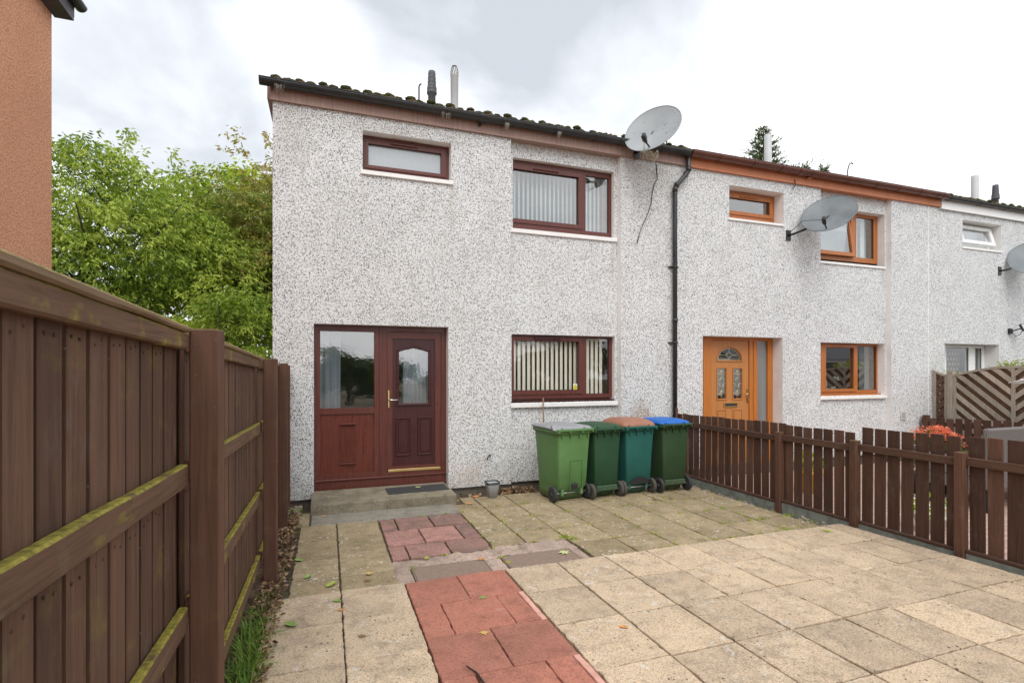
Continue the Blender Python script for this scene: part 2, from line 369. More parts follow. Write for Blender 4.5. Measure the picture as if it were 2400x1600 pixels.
t = NT('ribbed_rubber_mat')
w = t.nd('ShaderNodeTexWave', {'Vector': t.nd('ShaderNodeMapping', {0: t.tc.outputs['Object'], 2: (0, 0, R(38))}).outputs[0], 'Scale': 14}, bands_direction='X').outputs[1]
t.bump(w, 1, .006); M['rubber'] = t.fin(t.ramp(w, [(.2, (.018, .02, .022)), (.8, (.075, .08, .085))]), .6)
M['tyre'] = m_plain('grey_tyre_rubber', (.035, .036, .038), .7, .2, 30)
M['tyre_dusty'] = m_plain('dusty_tyre', (.075, .07, .06), .85, .25, 30)
M['hub'] = m_plain('hub_plastic', (.05, .052, .056), .5)
M['bin_light'] = m_bin('light_green_plastic', (.105, .225, .075))
M['bin_dark'] = m_bin('dark_green_plastic', (.024, .075, .036))
M['bin_teal'] = m_bin('teal_plastic', (.020, .115, .098))
M['bin_olive'] = m_bin('olive_green_plastic', (.035, .072, .032))
M['lid_grey'] = m_bin('grey_lid', (.31, .32, .34)); M['lid_brown'] = m_bin('brown_lid', (.33, .155, .10), .1)
M['lid_blue'] = m_bin('blue_lid', (.015, .13, .48), .1)
M['bark'] = m_plain('bark', (.05, .04, .03), .95, .4, 12, .6, 30)
M['leaf_cherry'] = m_leaf('cherry_leaves', [(.06, .12, .018), (.17, .27, .03), (.35, .45, .06), (.52, .58, .12)])
M['leaf_syc'] = m_leaf('sycamore_leaves', [(.09, .17, .012), (.20, .32, .015), (.38, .48, .02), (.56, .60, .04)])
M['leaf_red'] = m_leaf('maple_leaves', [(.12, .18, .03), (.22, .28, .05), (.34, .30, .07), (.40, .22, .09)])
M['leaf_dark'] = m_leaf('dark_leaves', [(.018, .045, .010), (.045, .09, .018), (.08, .14, .03), (.13, .19, .04)])
M['leaf_conifer'] = m_leaf('conifer_sprays', [(.04, .075, .025), (.09, .14, .045), (.16, .20, .07)], .1)
M['leaf_gold'] = m_leaf('yellow_climber_leaves', [(.10, .17, .02), (.30, .36, .03), (.50, .46, .05)], .35)
M['grass'] = m_leaf('grass_blades', [(.06, .13, .02), (.12, .24, .03), (.22, .34, .06)], .3)
M['litter'] = m_leaf('dead_leaves', [(.06, .035, .024), (.14, .08, .045), (.28, .16, .08), (.42, .30, .18)], .1)
M['petal_red'] = m_leaf('coral_petals', [(.70, .10, .05), (.85, .22, .13), (.90, .42, .30)], .25)
M['petal_white'] = m_plain('white_petals', (.8, .8, .74), .7)
for k, cc in dict(fl_green=(.24, .36, .09), fl_pale=(.50, .56, .25), fl_orange=(.58, .26, .07), fl_yellow=(.62, .42, .13), fl_brown=(.22, .13, .07), fl_lime=(.34, .40, .07)).items():
    M[k] = m_plain(k, cc, .7, .25, 30)
M['pot_grey'] = m_plain('grey_pot', (.36, .38, .40), .5); M['pot_rim'] = m_plain('dark_pot_rim', (.03, .035, .04), .4); M['water'] = m_plain('milky_water', (.55, .56, .55), .1)
M['rattan'] = m_rattan(); M['yellow'] = m_plain('yellow_plastic', (.75, .42, .02), .4); M['black_pot'] = m_plain('black_planter', (.02, .02, .022), .5)
M['wicker'] = m_plain('white_wicker', (.8, .8, .76), .7); M['stone'] = m_plain('rubble_stone', (.30, .25, .20), .9, .35, 18, .6)
M['sticker'] = m_plain('sticker_yellow', (.85, .78, .02), .4, .02); M['sticker_w'] = m_plain('sticker_white', (.8, .8, .78), .4, .02)
M['lamp_glass'] = m_plain('floodlight_glass', (.5, .5, .5), .15); M['vent'] = m_plain('vent_plastic', (.62, .60, .57), .6)
M['tri'] = m_plain('dark_wallpaper', (.12, .10, .09), .9, .1); M['curtain'] = m_plain('grey_curtain', (.30, .30, .29), .9, .1)

# ------------------------------------------------------------------ mesh helpers
class MB:
    def __init__(s): s.v = []; s.f = []; s.m = []; s.t = []; s.sm = []; s.tint = None
    def face(s, pts, mi=0, tint=None, smooth=False):
        b = len(s.v); s.v += [tuple(p) for p in pts]; s.f.append(tuple(range(b, b+len(pts)))); s.m.append(mi); s.t.append(s.tt(tint)); s.sm.append(smooth)
    def tt(s, tint): return tint if tint is not None else (s.tint if s.tint is not None else .5)
    def mesh(s, vs, fs, mi=0, tint=None, smooth=False):
        b = len(s.v); s.v += [tuple(p) for p in vs]; tn = s.tt(tint)
        for f in fs: s.f.append(tuple(b+i for i in f)); s.m.append(mi); s.t.append(tn); s.sm.append(smooth)
    def box(s, x0, x1, y0, y1, z0, z1, mi=0, tint=None, M_=None, ch=0):
        """box; ch = chamfer of the edges"""
        if x0 > x1: x0, x1 = x1, x0
        if y0 > y1: y0, y1 = y1, y0
        if z0 > z1: z0, z1 = z1, z0
        if ch:
            bm = bmesh.new(); bmesh.ops.create_cube(bm, size=1)
            for v in bm.verts: v.co = ((x0+x1)/2+v.co.x*(x1-x0), (y0+y1)/2+v.co.y*(y1-y0), (z0+z1)/2+v.co.z*(z1-z0))
            bmesh.ops.bevel(bm, geom=bm.edges[:], offset=ch, segments=1, affect='EDGES'); bm.verts.index_update()
            vs = [v.co.copy() for v in bm.verts]; fs = [[v.index for v in f.verts] for f in bm.faces]; bm.free()
        else:
            vs = [Vector((x, y, z)) for x in (x0, x1) for y in (y0, y1) for z in (z0, z1)]
            fs = [(0, 1, 3, 2), (4, 6, 7, 5), (0, 4, 5, 1), (2, 3, 7, 6), (0, 2, 6, 4), (1, 5, 7, 3)]
        if M_ is not None: vs = [M_ @ v for v in vs]
        s.mesh(vs, fs, mi, tint)
    def plate(s, rect, holes, y0, y1, mi=0, side=None, skip_back=False):
        """upright plate in XZ between y0 (front) and y1 with rectangular holes"""
        side = mi if side is None else side
        X0, X1, Z0, Z1 = rect
        xs = sorted({X0, X1, *[min(max(h[i], X0), X1) for h in holes for i in (0, 1)]}); zs = sorted({Z0, Z1, *[min(max(h[i], Z0), Z1) for h in holes for i in (2, 3)]})
        def solid(i, j):
            if i < 0 or j < 0 or i >= len(xs)-1 or j >= len(zs)-1: return False
            cx, cz = (xs[i]+xs[i+1])/2, (zs[j]+zs[j+1])/2
            return not any(h[0] < cx < h[1] and h[2] < cz < h[3] for h in holes)
        for i in range(len(xs)-1):
            for j in range(len(zs)-1):
                if not solid(i, j): continue
                a, b, c, d = xs[i], xs[i+1], zs[j], zs[j+1]
                s.face([(a, y0, c), (b, y0, c), (b, y0, d), (a, y0, d)], mi)
                if not skip_back: s.face([(b, y1, c), (a, y1, c), (a, y1, d), (b, y1, d)], mi)
                if not solid(i-1, j): s.face([(a, y1, c), (a, y0, c), (a, y0, d), (a, y1, d)], side)
                if not solid(i+1, j): s.face([(b, y0, c), (b, y1, c), (b, y1, d), (b, y0, d)], side)
                if not solid(i, j-1): s.face([(a, y1, c), (b, y1, c), (b, y0, c), (a, y0, c)], side)
                if not solid(i, j+1): s.face([(a, y0, d), (b, y0, d), (b, y1, d), (a, y1, d)], side)
    def tube(s, pts, r, n=8, mi=0, cap=True, tint=None, smooth=True):
        pts = [Vector(p) for p in pts]; rs = r if isinstance(r, (list, tuple)) else [r]*len(pts)
        vs = []; prev = None
        for i, p in enumerate(pts):
            d = (pts[min(i+1, len(pts)-1)]-pts[max(i-1, 0)]).normalized()
            if prev is None: u = d.orthogonal().normalized()
            else:
                u = prev-d*prev.dot(d); u = u.normalized() if u.length > 1e-6 else d.orthogonal().normalized()
            prev = u; w = d.cross(u)
            vs += [p+(u*math.cos(k*math.tau/n)+w*math.sin(k*math.tau/n))*rs[i] for k in range(n)]
        fs = [(i*n+k, i*n+(k+1) % n, (i+1)*n+(k+1) % n, (i+1)*n+k) for i in range(len(pts)-1) for k in range(n)]
        s.mesh(vs, fs, mi, tint, smooth)
        if cap: s.mesh([vs[k] for k in range(n)][::-1], [tuple(range(n))], mi, tint); s.mesh(vs[-n:], [tuple(range(n))], mi, tint)
    def lathe(s, prof, c, axis='Z', n=24, mi=0, smooth=True, close=False):
        vs = []
        for (r, h) in prof:
            for k in range(n):
                a = k*math.tau/n; x, y = r*math.cos(a), r*math.sin(a)
                p = {'Z': (x, y, h), 'X': (h, x, y), 'Y': (x, h, y)}[axis]
                vs.append((c[0]+p[0], c[1]+p[1], c[2]+p[2]))
        m = len(prof)
        fs = [(i*n+k, i*n+(k+1) % n, ((i+1) % m)*n+(k+1) % n, ((i+1) % m)*n+k) for i in range(m if close else m-1) for k in range(n)]
        s.mesh(vs, fs, mi, None, smooth)
    def loft(s, secs, mi=0, cap=(True, True), smooth=True):
        n = len(secs[0]); vs = [p for sc in secs for p in sc]
        s.mesh(vs, [(i*n+k, i*n+(k+1) % n, (i+1)*n+(k+1) % n, (i+1)*n+k) for i in range(len(secs)-1) for k in range(n)], mi, None, smooth)
        if cap[0]: s.mesh(secs[0][::-1], [tuple(range(n))], mi)
        if cap[1]: s.mesh(secs[-1], [tuple(range(n))], mi)
    def build(s, name, mats, parent=None, loc=None):
        me = bpy.data.meshes.new(name); me.from_pydata(s.v, [], s.f)
        mats = mats if isinstance(mats, (list, tuple)) else [mats]
        for m in mats: me.materials.append(M[m])
        me.polygons.foreach_set('material_index', s.m); me.polygons.foreach_set('use_smooth', s.sm)
        a = me.attributes.new('tint', 'FLOAT', 'FACE'); a.data.foreach_set('value', s.t)
        me.update()
        bm = bmesh.new(); bm.from_mesh(me); bmesh.ops.remove_doubles(bm, verts=bm.verts, dist=1e-5) if len(s.v) < 60000 else None
        bmesh.ops.recalc_face_normals(bm, faces=bm.faces) if len(s.v) < 60000 else None
        bm.to_mesh(me); bm.free()
        o = bpy.data.objects.new(name, me); scene.collection.objects.link(o)
        if parent is not None: o.parent = parent
        if loc: o.location = loc
        return o
def tag(o, label, cat, group=None):
    o['label'] = label; o['category'] = cat
    if group: o['group'] = group
    return o
def thing(name, label, cat, loc=(0, 0, 0), rz=0, group=None):
    o = bpy.data.objects.new(name, None); scene.collection.objects.link(o); o.empty_display_size = .1
    o.location = loc; o.rotation_euler = (0, 0, rz); return tag(o, label, cat, group)
def struct(o): o['kind'] = 'structure'; return o
def stuff(o): o['kind'] = 'stuff'; return o
def rrect(w, d, r, z, cx=0, cy=0, n=4):
    p = []
    for (sx, sy, a0) in ((1, 1, 0), (-1, 1, 90), (-1, -1, 180), (1, -1, 270)):
        for k in range(n+1):
            a = R(a0+90*k/n); p.append((cx+sx*(w/2-r)+r*math.cos(a), cy+sy*(d/2-r)+r*math.sin(a), z))
    return p
def gz(y): return .0107*max(0, -y)          # the paving rises gently away from the houses

# ------------------------------------------------------------------ ground
mb = MB()
xs = [-80, -8, 4.862, 4.868, 5.115, 5.12, 5.205, 5.235, 12, 90]; ys = [-80, -12, -2.955, -2.945, -.44, -.425, 0, 12, 90]
def gh(x, y):
    if y > -.43 and x < 5.22: return -.11
    return (-.03+gz(max(y, -12))) if x < 4.865 or (x < 5.118 and y < -2.95) else (-.085 if x < 5.22 else -.16)
for i in range(len(xs)-1):
    for j in range(len(ys)-1):
        q = [(xs[i], ys[j]), (xs[i+1], ys[j]), (xs[i+1], ys[j+1]), (xs[i], ys[j+1])]
        mb.face([(x, y, gh(x, y)) for x, y in q])
struct(mb.build('ground', 'ground'))
mb = MB(); mb.face([(5.24, -9, -.10), (11.4, -9, -.10), (11.4, -.02, -.10), (5.24, -.02, -.10)])
struct(mb.build('neighbour_patio', 'npave'))

# ------------------------------------------------------------------ paving
def slab(mb, x0, x1, y0, y1, tint, lift=0, gap=.005, h=.045, chip=.93):
    """one paving slab; y0 > y1 (y0 nearer the house)"""
    t1, t2 = random.uniform(-.003, .003), random.uniform(-.003, .003)
    ch = .004; x0 += gap; x1 -= gap; y0 -= gap; y1 += gap
    def z(x, y): return gz(y)+lift+t1*(1 if x > (x0+x1)/2 else -1)+t2*(1 if y > (y0+y1)/2 else -1)
    # wobbly outline so that the edges look worn
    def edge(ax, ay, bx, by):
        L = math.hypot(bx-ax, by-ay); n = max(2, int(L/.035)); P = []
        for k in range(n):
            u = k/n; w = 0 if k == 0 else (random.uniform(-.003, .003) if random.random() < chip else -random.uniform(.004, .012))
            P.append((ax+(bx-ax)*u+w*(by-ay)/L, ay+(by-ay)*u-w*(bx-ax)/L))
        return P
    out = edge(x0, y1, x1, y1)+edge(x1, y1, x1, y0)+edge(x1, y0, x0, y0)+edge(x0, y0, x0, y1)
    cx, cy = (x0+x1)/2, (y0+y1)/2
    zt = [gz(y)+lift+t1*(x-cx)/max(.1, (x1-x0)/2)+t2*(y-cy)/max(.1, (y0-y1)/2) for x, y in out]
    inn = [(cx+(x-cx)*(1-2*ch/(x1-x0)), cy+(y-cy)*(1-2*ch/(y0-y1))) for x, y in out]
    n = len(out)
    vs = [(x, y, zz) for (x, y), zz in zip(inn, zt)]+[(x, y, zz-ch) for (x, y), zz in zip(out, zt)]+[(x, y, zz-h) for (x, y), zz in zip(out, zt)]
    fs = [tuple(range(n))]+[(k+n, (k+1) % n+n, (k+1) % n, k) for k in range(n)]+[(k+2*n, (k+1) % n+2*n, (k+1) % n+n, k+n) for k in range(n)]
    mb.mesh(vs, fs, 0, tint)
RN = random.uniform
lt = MB()
cols = [1.35, 1.82, 2.27, 2.70, 3.15, 3.57, 4.04, 4.48, 4.87, 5.11]
rows = [-2.95, -3.46, -3.97, -4.50, -5.01, -5.52, -6.03, -6.54, -7.05, -7.56, -8.07, -8.58, -9.09]
special = {(3, 0): .97, (5, 3): 1.25, (3, 3): .15, (2, 2): .35, (4, 3): .34, (1, 1): .8, (1, 2): .75, (2, 3): .55, (4, 0): .45, (6, 1): .8, (4, 1): .8, (5, 1): .6, (4, 2): .55, (3, 2): .7, (6, 3): .15, (5, 2): .5}
for i in range(len(cols)-1):
    for j in range(len(rows)-1):
        dy = [.01, .0, .0, -.005, .0, -.01, 0, .005, -.01, 0][i]
        slab(lt, cols[i], cols[i+1], rows[j]+(dy if j else 0), rows[j+1]+dy, special.get((i, j), RN(.36, .86)), .012, .006)
for (a, b) in ((-.38, .091), (.091, .55)):
    rr = [-2.945, -3.44, -3.95, -4.45, -4.96, -5.47, -5.98, -6.49, -7.0, -7.51, -8.02, -8.53]
    for j in range(len(rr)-1): slab(lt, a, b, rr[j], rr[j+1], (.35 if (a < 0 and j == 0) else RN(.55, .95)), .012, .004)
struct(lt.build('buff_patio', 'slab_light'))
dk = MB()
dcol = [1.78, 2.195, 2.635, 3.07, 3.515, 3.96, 4.42, 4.86]
for i in range(len(dcol)-1):
    rr = [-.42, -.98, -1.50, -2.01, -2.52, -2.945] if i > 0 else [-.42, -1.03, -1.52, -2.01, -2.37]
    for j in range(len(rr)-1):
        dy = 0 if j == 0 else [0, 0, .0, .02, .04, .03, .05][i]*(1 if j < len(rr)-1 else 0)
        dy2 = 0 if j == len(rr)-2 else [0, 0, .0, .02, .04, .03, .05][i]
        slab(dk, dcol[i], dcol[i+1], rr[j]+dy, rr[j+1]+dy2, RN(.3, .8), 0, .006)
for (a, b, rr) in ((1.445, 1.78, [-.38, -.72, -1.08, -1.59, -2.37]), (-.27, .089, [-1.065, -1.605, -2.15, -2.61, -2.925]), (.091, .515, [-1.075, -1.58, -2.18, -2.63, -2.935])):
    for j in range(len(rr)-1):
        if a > 1 and j == 0: slab(dk, 1.60, b, rr[j], rr[j+1], .5, -.004, .006)
        else: slab(dk, a, b, rr[j], rr[j+1], RN(.45, .85) if a < 1 else RN(.3, .7), 0, .006)
slab(dk, -.34, -.185, -.5, -1.055, .7, -.004)
struct(dk.build('mossy_patio', 'slab_dark'))
rd = MB()
for k, (ya, yb) in enumerate([(-2.955, -3.40), (-3.40, -3.85), (-3.85, -4.30), (-4.30, -4.745), (-4.745, -5.19), (-5.19, -5.64), (-5.64, -6.08), (-6.08, -6.53), (-6.53, -6.98)]):
    if k % 2 == 0:
        slab(rd, .553, .952, ya, yb, [.35, .3, .3, .3, .4][k//2], .012, .003, chip=2); slab(rd, .952, 1.345, ya, yb, [.75, .2, .5, .5, .5][k//2], .012, .003, chip=2)
    else:
        slab(rd, .553, .735, ya, yb, .8, .012, .004, chip=2); slab(rd, .735, 1.135, ya, yb, .85, .012, .004, chip=2); slab(rd, 1.135, 1.30, ya, yb, .85, .012, .003, chip=2)
struct(rd.build('red_path', 'slab_red'))
pk = MB()
for (ya, yb) in ((-3.40, -3.85), (-4.30, -4.745), (-5.19, -5.64), (-6.08, -6.53)): slab(pk, 1.305, 1.348, ya, yb, .5, .010, .002, chip=2)
struct(pk.build('path_mortar_edge', 'pink'))
ro = MB()
for (ya, yb, xs_, tt) in ((-1.09, -1.53, (.525, .69, 1.065, 1.435), (.45, .3, .1)), (-1.545, -2.03, (.525, .88, 1.26, 1.435), (.85, 1.1, .2)), (-2.045, -2.41, (.52, .675, 1.05, 1.43), (.75, .55, .15))):
    for k in range(3): slab(ro, xs_[k], xs_[k+1], ya, yb, tt[k], .002, .007)
struct(ro.build('faded_red_path', 'slab_red_old'))
# rough mortar bed round the drain covers
mo = MB()
def rough(mb, x0, x1, y0, y1, lift, amp, n=.02):
    nx, ny = max(2, int((x1-x0)/n)), max(2, int((y0-y1)/n))
    vs = []
    for j in range(ny+1):
        for i in range(nx+1):
            x, y = x0+(x1-x0)*i/nx, y1+(y0-y1)*j/ny
            h = noise.noise(Vector((x*7, y*9, 3)))*amp+noise.noise(Vector((x*31, y*31, 1)))*amp*.35
            if i in (0, nx) or j in (0, ny): h -= .01
            vs.append((x+noise.noise(Vector((x*20, y*20, 9)))*.008, y+noise.noise(Vector((x*14, y*22, 5)))*.012, gz(y)+lift+h))
    mb.mesh(vs, [(j*(nx+1)+i, j*(nx+1)+i+1, (j+1)*(nx+1)+i+1, (j+1)*(nx+1)+i) for j in range(ny) for i in range(nx)], 0, RN(.3, .8), True)
rough(mo, .51, 1.0, -2.425, -2.64, -.002, .02); rough(mo, .98, 1.44, -2.42, -2.645, .003, .026); rough(mo, 1.43, 2.17, -2.385, -2.645, .002, .034)
rough(mo, .50, .64, -2.64, -2.94, .0, .006); rough(mo, 1.275, 1.415, -2.645, -2.945, .0, .004); rough(mo, 2.085, 2.165, -2.62, -2.95, .004, .006)
struct(mo.build('drain_surround', 'mortar'))

def drain_cover(x0, x1, y0, y1, label):
    t = thing('drain_cover', label, 'drain cover', ((x0+x1)/2, (y0+y1)/2, gz(-2.8)), 0, 'drain covers between the old and new paving')
    w, d = (x1-x0)/2, (y0-y1)/2
    b = MB(); b.box(-w+.012, w-.012, -d+.01, d-.01, -.02, .003, ch=.002); b.build('cover_plate', 'iron', t)
    b = MB()
    for s in (-1, 1): b.box(s*w, s*(w-.009), -d, d, -.02, .002); b.box(-w+.009, w-.009, s*d, s*(d-.007), -.02, .002)
    b.build('cover_frame', 'iron', t)
drain_cover(.645, 1.268, -2.645, -2.948, 'rusty patterned drain cover at the head of the lower red path')
drain_cover(1.42, 2.08, -2.645, -2.948, 'rusty patterned drain cover beside the buff patio, under a pale green leaf')

# doorstep
t = thing('doorstep', 'grey concrete doorstep below the mahogany front door', 'step', (.66, -.3, 0))
b = MB(); b.tint = .5; b.box(-.845, .845, -.37, .375, -.05, .128, ch=.008); b.build('step_block', 'step', t)
b = MB(); b.tint = .6; b.box(-.83, .80, -.775, -.375, -.05, gz(-.9)+.006, ch=.006); b.build('footing_slab', 'step_face', t)
t = tag(MB() and (lambda b: (b.box(-.385, .385, -.16, .16, 0, .012, ch=.004), b.build('doormat', 'rubber', None, (1.085, -.26, .1285)))[1])(MB()), 'black ribbed rubber doormat on the doorstep', 'doormat')
t.rotation_euler = (0, 0, R(1.5))

# ------------------------------------------------------------------ houses
def pane(parent, x0, x1, z0, z1, y, mat='glass'):
    b = MB(); b.box(x0, x1, y, y+.006, z0, z1); return b.build('pane', mat, parent)
def gasket(b, x0, x1, z0, z1, y, mi): b.plate((x0-.004, x1+.004, z0-.004, z1+.004), [(x0+.004, x1-.004, z0+.004, z1-.004)], y, y+.01, mi)
def blinds(parent, x0, x1, z0, z1, y, pitch, w, ang, mat, skip=()):
    b = MB(); x = x0+pitch/2; k = 0
    while x < x1:
        if k not in skip:
            a = ang+RN(-3, 3); dx, dy = math.cos(R(a))*w/2, math.sin(R(a))*w/2
            b.box(-w/2, w/2, -.001, .001, z0, z1, M_=Matrix.Translation((x, y, 0)) @ Matrix.Rotation(R(a), 4, 'Z'))
        x += pitch; k += 1
    b.box(x0, x1, y-.02, y+.02, z1, z1+.04)
    return b.build('blind', mat, parent)
def sill(parent, x0, x1, z0, z1, y0, y1, mat='sill'):
    b = MB(); b.box(x0, x1, y0, y1, z0, z1, ch=.004); return b.build('sill', mat, parent)
def curtain(parent, x0, x1, z0, z1, y, mat, amp=.02, wl_=.06):
    b = MB(); n = max(4, int((x1-x0)/.01)); ph = RN(0, 6)
    vs = [(x0+(x1-x0)*i/n, y+amp*math.sin((x0+(x1-x0)*i/n)*math.tau/wl_+ph)+.3*amp*math.sin(i*.37), z) for z in (z0, z1) for i in range(n+1)]
    b.mesh(vs, [(i, i+1, n+2+i, n+1+i) for i in range(n)], 0, None, True); return b.build('curtain', mat, parent)
def window(parent, outer, panes, y, mat, depth=.07, gmat='glass', raise_=None, label=None):
    """frame plate with openings; each opening gets a sash rim, gasket and pane"""
    b = MB(); b.plate(outer, panes, y, y+depth)
    for p in (raise_ or []):      # opening sash stands proud
        i = [q for q in panes if q[0] > p[0] and q[1] < p[1] and q[2] > p[2] and q[3] < p[3]]
        b.plate(p, i, y-.016, y-.001)
    for q in panes:
        gasket(b, *q, y+.012, 1)
    o = b.build('window', [mat, 'gasket'], parent)
    for q in panes: pane(o, q[0]-.003, q[1]+.003, q[2]-.003, q[3]+.003, y+.026, gmat)
    return o
def gutter(parent, x0, x1, y, z, r, mat, brk, bmat=None, joints=()):
    b = MB(); n = 10; prof = []
    for k in range(n+1):
        a = R(180+180*k/n); prof.append((y+r*math.cos(a), z+r*math.sin(a)))
    prof2 = [(y+(p[0]-y)*.93, z+(p[1]-z)*.93) for p in prof][::-1]
    P = [prof[0]]+[(prof[0][0]-.004, z+.006)]+[] ; P = prof+prof2
    b.loft([[(x0, p[0], p[1]) for p in P], [(x1, p[0], p[1]) for p in P]], 0, (True, True), False)
    for x in (x0, x1): b.mesh([(x, p[0], p[1]) for p in prof], [tuple(range(n+1))])
    b.tube([(x0, y-r, z), (x1, y-r, z)], .006, 6)
    for x in joints:
        PP = [(y+(p[0]-y)*1.1, z+(p[1]-z)*1.1) for p in prof]+prof[::-1]
        b.loft([[(x-.05, p[0], p[1]) for p in PP], [(x+.05, p[0], p[1]) for p in PP]], 0, (True, True), False)
    g = b.build('gutter', mat, parent)
    for x in brk:
        c = MB(); PP = [(y+(p[0]-y)*1.09, z+(p[1]-z)*1.09) for p in prof]+prof[::-1]
        c.loft([[(x-.014, p[0], p[1]) for p in PP], [(x+.014, p[0], p[1]) for p in PP]], 0, (True, True), False)
        c.box(x-.014, x+.014, y+r, -.03, z-.05, z+.01); c.build('gutter_bracket', bmat or mat, g)
def roof(parent, x0, x1, pitch_t=.27, z0=5.165, moss=True, tint=.5, step_mid=0):
    b = MB(); sl = math.tan(R(21)); yr = 4.1
    nx = int((x1-x0)/.045); ny = 14; vs = []
    def wv(x): 
        u = ((x-x0) % pitch_t)/pitch_t
        return .035*max(0, math.cos((u-.5)*math.pi*2.6)) if abs(u-.5) < .2 else 0
    ysamp = []
    for c_ in range(ny):
        ya = -.085+(yr+.085)*c_/ny; yb = -.085+(yr+.085)*(c_+1)/ny
        ysamp += [(ya, .028), (yb-.001, 0.0)]
    for (y, l) in ysamp:
        for i in range(nx+1):
            x = x0+(x1-x0)*i/nx; vs.append((x, y, z0+(y+.085)*sl+wv(x)+l+.006*noise.noise(Vector((x*9, y*5, 0)))))
    W = nx+1
    b.mesh(vs, [(j*W+i, j*W+i+1, (j+1)*W+i+1, (j+1)*W+i) for j in range(len(ysamp)-1) for i in range(nx)], 0, tint)
    b.mesh([v for v in vs[:W]]+[(v[0], v[1], z0-.006) for v in vs[:W]], [(i, i+1, W+i+1, W+i) for i in range(nx)], 0, tint)
    zr = z0+(yr+.085)*sl
    b.face([(x0, yr, zr), (x1, yr, zr), (x1, 8.3, z0), (x0, 8.3, z0)], 0)
    b.face([(x0, -.085, z0-.006), (x1, -.085, z0-.006), (x1, yr, zr-.05), (x0, yr, zr-.05)], 0)
    b.tube([(x0, yr, zr+.01), (x1, yr, zr+.01)], .11, 10)
    o = b.build('roof', 'tile', parent)
    if moss:
        mm = MB(); x = x0+.1
        while x < x1-.05:
            for k in range(random.randint(1, 3)):
                cx, cy, cr_ = x+RN(-.09, .09), -.07+RN(-.012, .10), RN(.016, .034)
                if k == 0: cx = x+RN(-.015, .015); cr_ = RN(.034, .05)
                vs = []; n1_, n2_ = 9, 6
                for j in range(n2_+1):
                    for i in range(n1_):
                        th, ph = math.pi*j/n2_, math.tau*i/n1_
                        d = Vector((math.sin(th)*math.cos(ph), math.sin(th)*math.sin(ph), math.cos(th)))
                        q = cr_*(1+.35*noise.noise(d*2.3+Vector((cx*5, 0, 0))))
                        vs.append((cx+d.x*q*1.5, cy+d.y*q, z0+(cy+.085)*sl+.028+(wv(cx) if k == 0 else 0)+d.z*q*.75))
                mm.mesh(vs, [(j*n1_+i, j*n1_+(i+1) % n1_, (j+1)*n1_+(i+1) % n1_, (j+1)*n1_+i) for j in range(n2_) for i in range(n1_)], 0, None, True)
            x += pitch_t/2 if random.random() < .5 else pitch_t*.5
        mm.build('roof_moss', 'moss_lump', o)
    return o
def roof_z(y): return 5.185+(y+.085)*math.tan(R(21))+.03
def flue(roof_o, x, y, ztop, r, mat, kind):
    b = MB(); z0 = roof_z(y)-.1
    if kind == 'plain':
        b.lathe([(r*1.0, z0), (r, ztop-.02), (r*.93, ztop), (0.001, ztop)], (x, y, 0), n=20)
    elif kind == 'terminal':
        b.lathe([(r*1.02, z0), (r, ztop-.17), (r*1.08, ztop-.165), (r*1.08, ztop-.15)], (x, y, 0), n=20)
        b.lathe([(r*.95, ztop-.15), (r*.55, ztop-.01), (.001, ztop)], (x, y, 0), n=12, mi=0)
        for k in range(10):
            a = k*math.tau/10; b.tube([(x+r*1.05*math.cos(a), y+r*1.05*math.sin(a), ztop-.155), (x+r*.95*math.cos(a+.3), y+r*.95*math.sin(a+.3), ztop-.09), (x+r*.6*math.cos(a+.6), y+r*.6*math.sin(a+.6), ztop+.004)], .0045, 5, 1)
        b.lathe([(r*.62, ztop-.006), (r*.62, ztop+.006), (.001, ztop+.006)], (x, y, 0), n=12, mi=1)
    else:
        pr = [(r*.9, z0), (r*.95, ztop-.42), (r*1.25, ztop-.40), (r*1.25, ztop-.36), (r*1.05, ztop-.35), (r*1.2, ztop-.33), (r*1.2, ztop-.30)]
        h = ztop-.30
        for k in range(4): pr += [(r*(1.02-.05*k), h), (r*(1.12-.06*k), h+.015), (r*(.98-.05*k), h+.07)]; h += .072
        pr += [(.001, h)]
        b.lathe(pr, (x, y, 0), n=20)
    return b.build('flue', [mat, 'dish_black'], roof_o)
def hook(parent, x, y, z0, h, dx, mat='flue_black'):
    b = MB(); pts = [(x, y, z0-.1)]+[(x+dx*(1-math.cos(a))*.5, y, z0+h-.12*abs(dx)/.1+.12*abs(dx)/.1*math.sin(a)) for a in [k*math.pi/8 for k in range(9)][:6]]
    b.tube(pts, .012, 6); b.build('cable_entry', mat, parent)

